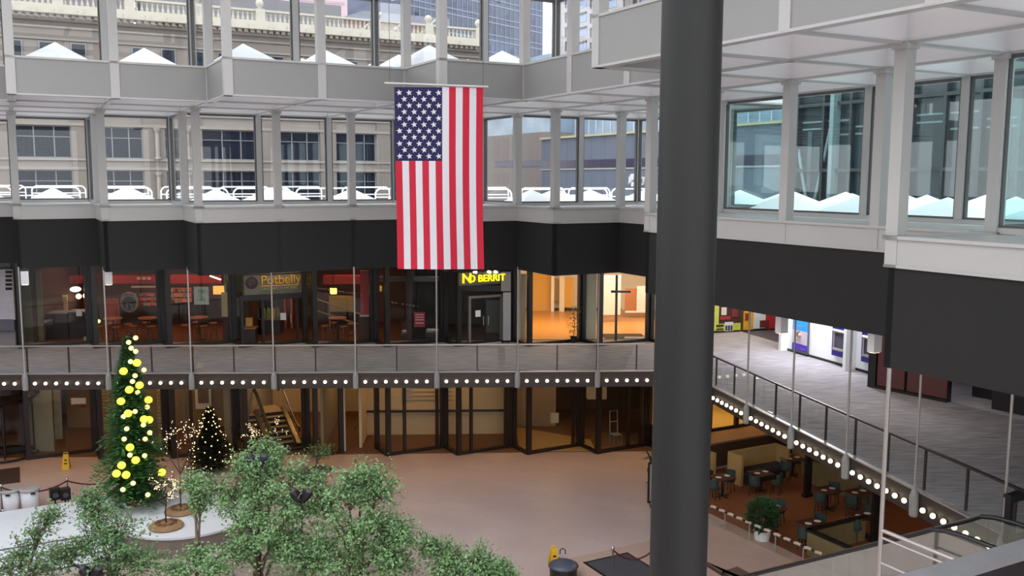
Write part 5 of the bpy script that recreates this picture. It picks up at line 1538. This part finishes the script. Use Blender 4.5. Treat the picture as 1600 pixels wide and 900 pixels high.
# ---- small dark tree with tiny warm lights
c = fl(330, 735, .0); c.z = .001
SMALL = c
conifer(c, 2.75, .92, 190, 'christmas_tree', 'small dark Christmas tree dotted with tiny warm lights by the lower windows', mat('fir_dark', (26, 38, 24), .7, var=.3), nl=9, seed=9, droop=.1)
random.seed(12)
tl = thing('string_lights', 'string of tiny warm lights wound around the small dark Christmas tree', 'string lights', c)
b = MB(); pts = []
for i in range(110):
    k = i/110; a = i*.85; r_ = .92*(1 - k)**.85 + .06; p = Vector((c.x + r_*math.cos(a), c.y + r_*math.sin(a), c.z + .2 + 2.5*k)); pts.append(p)
b.tube(pts, .006, 4); b.build('wire', BLACKM, tl)
lamps([(p + Vector((random.uniform(-.1, .1), random.uniform(-.1, .1), random.uniform(-.08, .08))), random.uniform(.02, .028)) for p in pts], tl, emit('tiny_warm', (255, 226, 150), 4), 100)
# ---- bare twig trees with fairy lights
def twig_tree(c, h, spread, label, seed, lit, base=True):
    random.seed(seed)
    t = thing('twig_tree', label, 'twig tree', c)
    br, li = MB(), []
    def grow(p, d, L, r, depth):
        q = p + d*L; br.tube([p, p + d*L*.5 + Vector((random.uniform(-.03, .03),)*3), q], [r, r*.85, r*.6], 5, cap=False)
        if depth <= 1:
            for i in range(5): li.append((p + (q - p)*random.random() + Vector((random.uniform(-.06, .06), random.uniform(-.06, .06), random.uniform(-.06, .06))), random.uniform(.012, .02)))
        if depth == 0: return
        for i in range(3 if depth > 1 else 4):
            a = random.uniform(0, 6.28); tilt = random.uniform(.35, .95)
            x = d.orthogonal().normalized(); y = d.cross(x)
            nd = (d*math.cos(tilt) + (x*math.cos(a) + y*math.sin(a))*math.sin(tilt)*spread).normalized(); grow(q, nd, L*random.uniform(.55, .8), r*.6, depth - 1)
    z0 = c.z + (.14 if base else 0)
    grow(Vector((c.x, c.y, z0)), Vector((.03, 0, 1)).normalized(), h*.38, .03, 3)
    br.build('branches', mat('dark_twig', (58, 42, 34), .7), t)
    lamps(li, t, emit('fairy', (255, 226, 178), lit), 100)
    if base:
        b = MB(); b.lathe((c.x, c.y, c.z), [(.52, 0), (.56, .06), (.5, .13), (.42, .16)], 22); b.build('moss_base', mat('straw_brown', (150, 118, 84), .9, var=.3, scale=5), t)
        b = MB()
        for i in range(9): a = i*.7; b.ball((c.x + .28*math.cos(a), c.y + .28*math.sin(a), c.z + .15), .1, 7, .7)
        b.build('pine_cone', mat('cone_brown', (112, 74, 50), .9, var=.3, scale=9), t)
    return t
twig_tree(fl(260, 824, zp), 1.9, 1.0, 'nearer lit twig tree on a brown moss base at the front of the round stage', 3, 2.0)
twig_tree(fl(283, 800, zp), 3.2, 1.0, 'taller lit twig tree with warm lights right of the tall Christmas tree', 8, 2.2)
cz = fl(415, 735, 0); cz.z = .001; twig_tree(cz, 2.6, .9, 'whitish lit twig tree in front of the short escalators', 15, 1.6, True)
# sledge by the tree
c = fl(225, 783, zp); t = thing('sledge', 'brown wooden sledge lying on the stage under the tall Christmas tree', 'sledge', c)
b = MB(); pl = PL(c, e1)
for i in range(4): b.rect(pl, -.5, .6, c.z + .2, c.z + .23, -.24 + i*.13, -.15 + i*.13)
b.build('slats', mat('sledge_wood', (150, 96, 44), .5), t)
b = MB()
for tt in (-.22, .24): b.tube([pl.P(-.6, c.z + .03, tt), pl.P(.5, c.z + .03, tt), pl.P(.72, c.z + .12, tt), pl.P(.78, c.z + .3, tt)], .025, 6); b.tube([pl.P(-.3, c.z + .03, tt), pl.P(-.3, c.z + .2, tt)], .02, 5); b.tube([pl.P(.3, c.z + .03, tt), pl.P(.3, c.z + .2, tt)], .02, 5)
b.build('runner', REDP, t)
# ---- white bins
first = None
for x, y, lab in ((17, 796, 'left one of two white lidded bins behind the white steps'), (48, 794, 'right one of two white lidded bins behind the white steps')):
    c = fl(x, y, 0)
    if first is None:
        t = thing('bin', lab, 'bin', (0, 0, 0)); b = MB(); b.lathe((0, 0, 0), [(.24, 0), (.29, .04), (.32, .7)], 22); b.build('body', STAGEW, t, True)
        b = MB(); b.lathe((0, 0, .70), [(.36, 0), (.37, .05), (.33, .09), (.05, .11)], 22); b.build('lid', PAINTL, t)
        b = MB(); b.box(.1, -.33, .62, .16, .05, .05); b.build('handle', BLACKM, t)
        first = t; t.location = (c.x, c.y, .001)
    else: dup(first, (c.x, c.y, .001), .5, lab)
for x, y, lab in ((87, 797, 'left one of two small black loudspeakers on stands behind the steps'), (103, 797, 'right one of two small black loudspeakers on stands behind the steps')):
    c = fl(x, y, 0); t = thing('loudspeaker', lab, 'loudspeaker', (c.x, c.y, .001))
    b = MB(); b.box(c.x, c.y, .42, .34, .3, .42, .6); b.build('cabinet', BLACKM, t); b = MB(); b.lathe((c.x, c.y, .001), [(.22, 0), (.2, .02), (.03, .04), (.03, .43)], 12); b.build('stand', BLACKM, t)
    b = MB(); p = Vector((c.x + .13, c.y - .2, .62)); b.tube([p + Vector((-.02, .03, 0)), p], .1, 12); b.build('cone', DKFRAME, t)
# ---- rope stanchions
CHROME = mat('chrome', (206, 204, 202), .2, .9, var=.02); ROPE = mat('maroon_rope', (84, 22, 32), .7)
first = None
def stanchion(c, lab):
    global first
    if first is None:
        t = thing('stanchion', lab, 'stanchion', (0, 0, 0)); b = MB(); b.lathe((0, 0, 0), [(.17, 0), (.17, .03), (.05, .07), (.03, .1)], 18); b.build('foot', CHROME, t)
        b = MB(); b.tube([(0, 0, .08), (0, 0, .98)], .026, 10); b.build('pole', DKFRAME, t); b = MB(); b.lathe((0, 0, .96), [(.05, 0), (.05, .05), (.03, .09)], 12); b.build('cap', CHROME, t)
        first = t; t.location = c
    else: dup(first, c, 0, lab)
    return Vector(c)
def rope(a, c_, lab, sag=.28):
    p, q = Vector(a) + Vector((0, 0, .93)), Vector(c_) + Vector((0, 0, .93)); b = MB()
    b.tube([p.lerp(q, k/14) - Vector((0, 0, sag*4*(k/14)*(1 - k/14))) for k in range(15)], .03, 7); tag(b.build('rope', ROPE, smooth=True), lab, 'rope')
def gf(x, y): c = fl(x, y, 0); c.z = .002; return c
sA = stanchion(gf(107, 789), 'rope stanchion left of the tall Christmas tree, behind the black loudspeakers'); sB = stanchion(gf(4, 800), 'rope stanchion at the left edge of the court behind the white bins'); sC = stanchion(gf(196, 783), 'rope stanchion hidden at the foot of the tall Christmas tree')
rope(sB, sA, 'maroon rope sagging above the white bins', .3); rope(sA, sC, 'maroon rope sagging left of the tall Christmas tree', .2)
sD = stanchion(gf(957, 905), 'rope stanchion standing in front of the dark slate basin'); sE = stanchion(gf(1020, 905), 'rope stanchion right of the dark slate basin, behind the column')
rope(sD, sE, 'maroon rope drooping across the dark slate basin', .3)
stanchion(gf(318, 896), 'rope stanchion below the round stage between the leafy trees'); stanchion(gf(420, 872), 'rope stanchion half hidden in the large leafy trees')
# ---- yellow wet floor signs
YS = mat('safety_yellow', (232, 184, 34), .5, var=.04)
first = None
for x, y, rz, lab in ((865, 886, .3, 'yellow wet floor sign on the open floor near the dark basin'), (104, 732, .2, 'yellow wet floor sign far back left in front of the lower windows')):
    c = gf(x, y)
    if first is None:
        t = thing('wet_floor_sign', lab, 'sign', (0, 0, 0))
        for sg_ in (-1, 1):
            b = MB(); b.hexa([(-.15, sg_*.17, 0), (.15, sg_*.17, 0), (.15, sg_*.14, 0), (-.15, sg_*.14, 0)][::1 if sg_ < 0 else -1], [(-.1, sg_*.03, .62), (.1, sg_*.03, .62), (.1, sg_*.005, .62), (-.1, sg_*.005, .62)][::1 if sg_ < 0 else -1]); pn = b.build('panel', YS, t)
            b = MB(); b.box(0, sg_*.118, .22, .12, .012, .05); b.box(0, sg_*.09, .36, .1, .012, .05); b.build('black_mark', BLACKM, pn)
        b = MB(); b.tube([(-.09, 0, .62), (-.07, 0, .69), (.07, 0, .69), (.09, 0, .62)], .02, 6); b.build('handle', YS, t)
        first = t; t.location = c; t.rotation_euler = (0, 0, rz)
    else: dup(first, c, rz, lab)
c = gf(879, 879); t = thing('tote_bag', 'small pale bag with a dark handle on the floor beside the yellow sign', 'bag', c)
b = MB(); b.hexa([(c.x - .12, c.y - .07, .002), (c.x + .12, c.y - .07, .002), (c.x + .12, c.y + .07, .002), (c.x - .12, c.y + .07, .002)], [(c.x - .1, c.y - .04, .28), (c.x + .1, c.y - .04, .28), (c.x + .1, c.y + .04, .28), (c.x - .1, c.y + .04, .28)]); b.build('body', mat('bag_pale', (206, 190, 196), .6), t)
b = MB(); b.tube([(c.x - .09, c.y, .27), (c.x - .08, c.y, .42), (c.x, c.y, .48), (c.x + .08, c.y, .42), (c.x + .09, c.y, .27)], .018, 6); b.box(c.x - .12, c.y - .075, .08, .06, .02, .12); b.build('handle', BLACKM, t)
# ---- stone plinth with sunken slate basin, and the bin beside it
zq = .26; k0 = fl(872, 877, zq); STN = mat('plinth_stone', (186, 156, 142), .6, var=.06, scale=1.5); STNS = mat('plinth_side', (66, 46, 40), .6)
PK = PL(k0, e1)
t = thing('stone_plinth', 'low pinkish stone plinth framing a dark slate basin at the bottom of the photo', 'plinth', PK.P(0, .001))
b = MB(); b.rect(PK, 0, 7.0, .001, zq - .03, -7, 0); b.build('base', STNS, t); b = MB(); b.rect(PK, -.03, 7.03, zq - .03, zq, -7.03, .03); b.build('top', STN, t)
m0 = fl(912, 880, zq); m1 = fl(978, 862, zq); sA_ = (Vector(m0.xy) - PK.o).dot(PK.u); tA_ = (Vector(m0.xy) - PK.o).dot(PK.n); sB_ = (Vector(m1.xy) - PK.o).dot(PK.u)
b = MB(); b.rect(PK, sA_, sB_, zq + .001, zq + .012, tA_ - 4.5, tA_ + .05); b.build('basin_rim', BLACKM, t)
b = MB(); b.rect(PK, sA_ + .08, sB_ - .08, zq + .006, zq + .02, tA_ - 4.4, tA_ - .04); b.build('slate_cover', mat('slate_cover', (74, 74, 80), .5, var=.06), t)
p0 = fl(1128, 893, .4); p1 = fl(1100, 876, .4); p2 = fl(1152, 885, .4)
t = thing('stone_block', 'low brown stone block just right of the column at the bottom', 'plinth', (p0.x, p0.y, .001))
pts = [p1.xy, p0.xy, p2.xy, (p2 - (e2*3).to_3d()).xy, (p1 - (e2*3).to_3d()).xy]
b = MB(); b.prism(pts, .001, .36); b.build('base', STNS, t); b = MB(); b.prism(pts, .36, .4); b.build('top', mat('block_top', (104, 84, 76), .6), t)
c = gf(880, 915); t = thing('bin', 'round black bin with domed grey lid at the bottom edge left of the plinth', 'bin', c)
b = MB(); b.lathe((c.x, c.y, .002), [(.36, 0), (.4, .05), (.42, .62)], 24); b.build('body', BLACKM, t); b = MB(); b.lathe((c.x, c.y, .62), [(.46, 0), (.44, .05), (.3, .12), (.05, .15)], 24); b.build('lid', mat('lid_slate', (70, 76, 90), .35), t, True)
# ================================================================== leafy trees
LEAF = [mat('ficus_leaf', (122, 156, 104), .5, var=.28, scale=2.5), mat('ficus_leaf_dark', (100, 134, 86), .5, var=.3, scale=2.5)]
BARK = mat('ficus_bark', (104, 84, 70), .8, var=.15, scale=6)
def ficus(base, blobs, n, label, seed, m, pot=True):
    random.seed(seed)
    t = thing('ficus_tree', label, 'tree', base)
    br, lf = MB(), MB()
    z0 = .12
    tips = []
    for (p, r) in blobs:
        p = Vector(p); fork = Vector((base.x + (p.x - base.x)*.25, base.y + (p.y - base.y)*.25, z0 + (p.z - z0)*.45))
        br.tube([(base.x + random.uniform(-.12, .12), base.y + random.uniform(-.12, .12), z0 - .1), fork + Vector((random.uniform(-.1, .1), 0, 0)), p.lerp(fork, .35), p], [.06, .045, .03, .012], 6)
        for k in range(24):
            v = Vector((random.gauss(0, 1), random.gauss(0, 1), random.gauss(0, .7))).normalized()*r*random.uniform(.45, 1.12)
            q = p + v; s_ = p.lerp(fork, random.uniform(0, .5)); mid = s_.lerp(q, .5) + Vector((0, 0, .12)); br.tube([s_, mid, q], [.016, .011, .005], 4, cap=False); tips.append((s_, mid, q, r))
    random.shuffle(tips)
    for i in range(int(n*(3.6 if m is LEAF[0] else 2.5))):
        s_, mid, q, r = tips[int(len(tips)*random.random()**1.35)]; k = random.uniform(.2, 1.1)**.8
        p = (s_.lerp(mid, k*2) if k < .5 else mid.lerp(q, k*2 - 1)) + Vector((random.gauss(0, .11), random.gauss(0, .11), random.gauss(0, .09)))
        dd = Vector((random.gauss(0, 1), random.gauss(0, 1), random.gauss(-.5, .5))).normalized(); L_ = random.uniform(.06, .125)
        wv = dd.cross(Vector((random.gauss(0, .5), random.gauss(0, .5), 1))).normalized()*L_*.33
        lf.quad(p, p + dd*L_*.45 + wv, p + dd*L_, p + dd*L_*.45 - wv)
    br.build('branches', BARK, t); lf.build('foliage', m, t)
    if pot:
        b = MB(); b.lathe((base.x, base.y, .002), [(.6, 0), (.62, .03), (.55, .05)], 22); b.build('tree_grate', mat('grate_grey', (90, 84, 80), .6), t)
def blob(x, y, tdep, rpx): p = dep(x, y, tdep); return ((p.x, p.y, p.z), rpx/1454*tdep)
bs = lambda L: [blob(*q) for q in L]
gb = lambda x, y: (lambda c_: Vector((c_.x, c_.y, .002)))(fl(x, y, 0))
ficus(gb(405, 918), bs([(395, 725, 27.6, 48), (345, 760, 27.9, 55), (430, 760, 27.2, 52), (385, 800, 26.9, 50), (430, 840, 26.6, 52), (460, 790, 27, 44), (462, 850, 26.7, 42), (370, 860, 26.7, 42), (415, 715, 28, 35)]), 5200, 'leafy ficus tree in front of the round stage, left one of the large middle pair', 31, LEAF[0])
ficus(gb(560, 922), bs([(540, 760, 27.0, 50), (590, 765, 26.8, 45), (500, 780, 27.5, 48), (610, 810, 26.6, 42), (550, 820, 26.4, 52), (490, 845, 26.6, 50), (600, 860, 26.4, 45), (628, 835, 26.4, 36), (620, 885, 26.2, 38), (470, 885, 26.3, 40), (540, 880, 26.2, 48), (480, 740, 27.6, 38), (565, 745, 27, 32)]), 5600, 'leafy ficus tree on the open floor, right one of the large middle pair', 32, LEAF[0])
ficus(gb(735, 935), bs([(700, 868, 26.6, 34), (745, 880, 26.4, 36), (770, 893, 26.2, 28), (690, 896, 26.2, 34), (790, 896, 26.1, 22), (665, 850, 26.6, 22), (720, 905, 26, 40)]), 2100, 'low loose ficus tree at the bottom right of the middle pair', 33, LEAF[0])
ficus(gb(175, 935), bs([(150, 800, 27.2, 34), (185, 820, 27.0, 44), (130, 850, 26.8, 45), (200, 860, 26.6, 50), (90, 870, 26.9, 40), (150, 890, 26.4, 50), (230, 880, 26.4, 42), (140, 778, 27.6, 22)]), 3100, 'darker ficus tree in front of the white steps at the lower left', 34, LEAF[1])
ficus(gb(40, 940), bs([(60, 830, 27.0, 30), (30, 860, 26.8, 32), (60, 890, 26.4, 40), (10, 890, 26.5, 34), (80, 800, 27.4, 20)]), 900, 'sparse ficus tree at the lower left corner', 35, LEAF[1])
ficus(gb(305, 945), bs([(305, 750, 28.5, 18), (315, 780, 28.2, 22), (275, 892, 26.2, 26), (310, 868, 27, 22), (335, 888, 26.2, 26)]), 1500, 'thin ficus tree between the darker left tree and the large middle pair', 36, LEAF[0])
ficus(gb(475, 760) if False else gb(495, 735), bs([(493, 707, 39.2, 18), (510, 705, 39.2, 14)]), 160, 'little leafy plant by the dark mat in front of the lower windows', 37, LEAF[0])
# ---- black stage lamps standing among the leaves
def spot(x, y, tdep, lab, m):
    p = dep(x, y, tdep); t = thing('stage_lamp', lab, 'stage lamp', (p.x, p.y, .002))
    b = MB(); b.tube([(p.x, p.y, .05), (p.x, p.y, p.z - .12)], .02, 8); b.build('pole', BLACKM, t)
    b = MB(); 
    for a in range(3): b.tube([(p.x, p.y, .4), (p.x + .4*math.cos(a*2.1), p.y + .4*math.sin(a*2.1), .002)], .015, 6)
    b.build('tripod', BLACKM, t)
    for sx in (-1, 1):
        b = MB(); b.tube([(p.x, p.y - .02, p.z - .22), (p.x + sx*.04, p.y - .03, p.z - .16), (p.x + sx*.16, p.y - .05, p.z + .02), (p.x + sx*.21, p.y - .06, p.z + .11), (p.x + sx*.23, p.y - .06, p.z + .14)], [.05, .1, .145, .135, .08], 12); h_ = b.build('lamp_head', m, t)
        b = MB(); b.tube([(p.x + sx*.225, p.y - .06, p.z + .13), (p.x + sx*.245, p.y - .065, p.z + .165)], [.1, .075], 12); b.build('lens_ring', DKFRAME, h_)
    b = MB(); b.tube([(p.x - .05, p.y - .16, p.z - .05), (p.x, p.y - .18, p.z + .08), (p.x + .06, p.y - .16, p.z + .1)], .012, 5); b.build('bracket', PAINT, t)
spot(471, 773, 26.3, 'black twin stage lamp standing out in the leaves of the middle pair', mat('matte_black', (14, 14, 18), .5))
spot(402, 718, 27.2, 'blue-black twin stage lamp in the top of the left middle tree', mat('blue_black', (34, 40, 58), .4))
spot(143, 893, 26.0, 'black stage lamp low in the dark left tree', mat('matte_black2', (14, 14, 18), .5))

# ================================================================== lamps of the place, and one added
WARM = (255, 200, 130)
dl = None
def downlight(p, z, power, rgb=WARM, r=.12):
    global dl
    if dl is None:
        t = thing('downlight', 'round warm downlight recessed in the brown soffit below the walkway', 'light', (0, 0, 0), 'downlights below the walkway')
        b = MB(); b.lathe((0, 0, -.02), [(.13, 0), (.13, .02)], 14); b.build('trim_ring', BLACKM, t); b = MB(); b.lathe((0, 0, -.03), [(.1, 0), (.1, .012)], 14); b.build('lens', BULB, t)
        dl = t; t.location = (p.x, p.y, z)
    else: dup(dl, (p.x, p.y, z))
    l = bpy.data.lights.new('downlight_beam', 'SPOT'); l.energy = power; l.color = lin(rgb)[:3]; l.spot_size = 2.3; l.spot_blend = .8; l.shadow_soft_size = .12
    o = bpy.data.objects.new('downlight_beam', l); COL.objects.link(o); o.location = (p.x, p.y, z - .06)
for k in range(-6, 4): downlight(PW.P((k + .5)*WS, 0, -1.7), 4.3, 85)
for a, bb in ((3.8, 5.0), (5.2, 5.0), (3.9, 3.6), (5.2, 3.4), (4.2, 2.2)): downlight(G(a, bb), 4.3, 32)
# light inside the lower rooms, shops, bank wall
for s, d, pw_, rgb, z, w_ in ((-3.6, 3.2, 120, WARM, 4.1, 5), (-4.6, .75, 60, WARM, 4.15, 2.5), (-3.2, .9, 40, WARM, 4.15, 2), (-1.55, 4.5, 200, WARM, 4.1, 1.5), (-.68, 4.5, 90, (255, 206, 130), 4.1, .8), (.6, 2.2, 130, WARM, 4.1, 4), (2.4, 2.6, 110, WARM, 4.1, 2.5), (-6, 2.5, 40, WARM, 4.1, 4)):  # the lamp close in front of the blank board is added to brighten it
    area('room_lamp', PW.P(s*WS, z, d), w_, .8, pw_*.36, rgb)
area('room_lamp', PB.P(1.0, 4.1, 3.0), 6, 1, 130, (255, 214, 140))
for s, d, pw_, rgb in ((-4.4, 4.0, 90, (255, 170, 100)), (-3.2, 4.0, 110, (255, 170, 100)), (-2.4, 4.0, 60, (255, 180, 110)), (-.6, 4, 90, (255, 180, 110)), (-1.6, 3.2, 40, (255, 190, 130)), (1.0, 3.0, 40, (255, 236, 220))):
    area('shop_lamp', PW.P(s*WS, ZC - .15, d), 2.2, 1.2, pw_*.6, rgb)
area('shop_lamp', PW.P(2.6*WS, ZC - .15, 5), 4, 3, 300, (255, 216, 160)); area('shop_lamp', PW.P(4.0*WS, ZC - .15, 5), 3, 3, 240, (255, 232, 206))
_p = f2.off(-.25); area('sign_lamp', _p.P(1.9, 8.75, 0), 1.8, .1, 14, (255, 226, 170), aim=_p.P(1.9, 8.0, .5))
area('bank_wall_lamp', PA.P(LA*.5, ZC - .1, -.9), LA, .3, 420, (245, 248, 255), rot=math.atan2(PA.u.y, PA.u.x))
area('mural_lamp', PMU.P(2, ZC - .1, -1.5), 4, .4, 200, (255, 240, 220), rot=AX)
area('walkway_lamp', G(3.6, 3.5, ZC - .05), 6, 1, 120, (255, 246, 236), rot=AX + math.pi/2)
for k in (-5, -2, 1): area('walkway_lamp', PW.P((k + .5)*WS, ZC - .05, -1.8), 7, .6, 60, (255, 236, 214), rot=math.atan2(PW.u.y, PW.u.x))
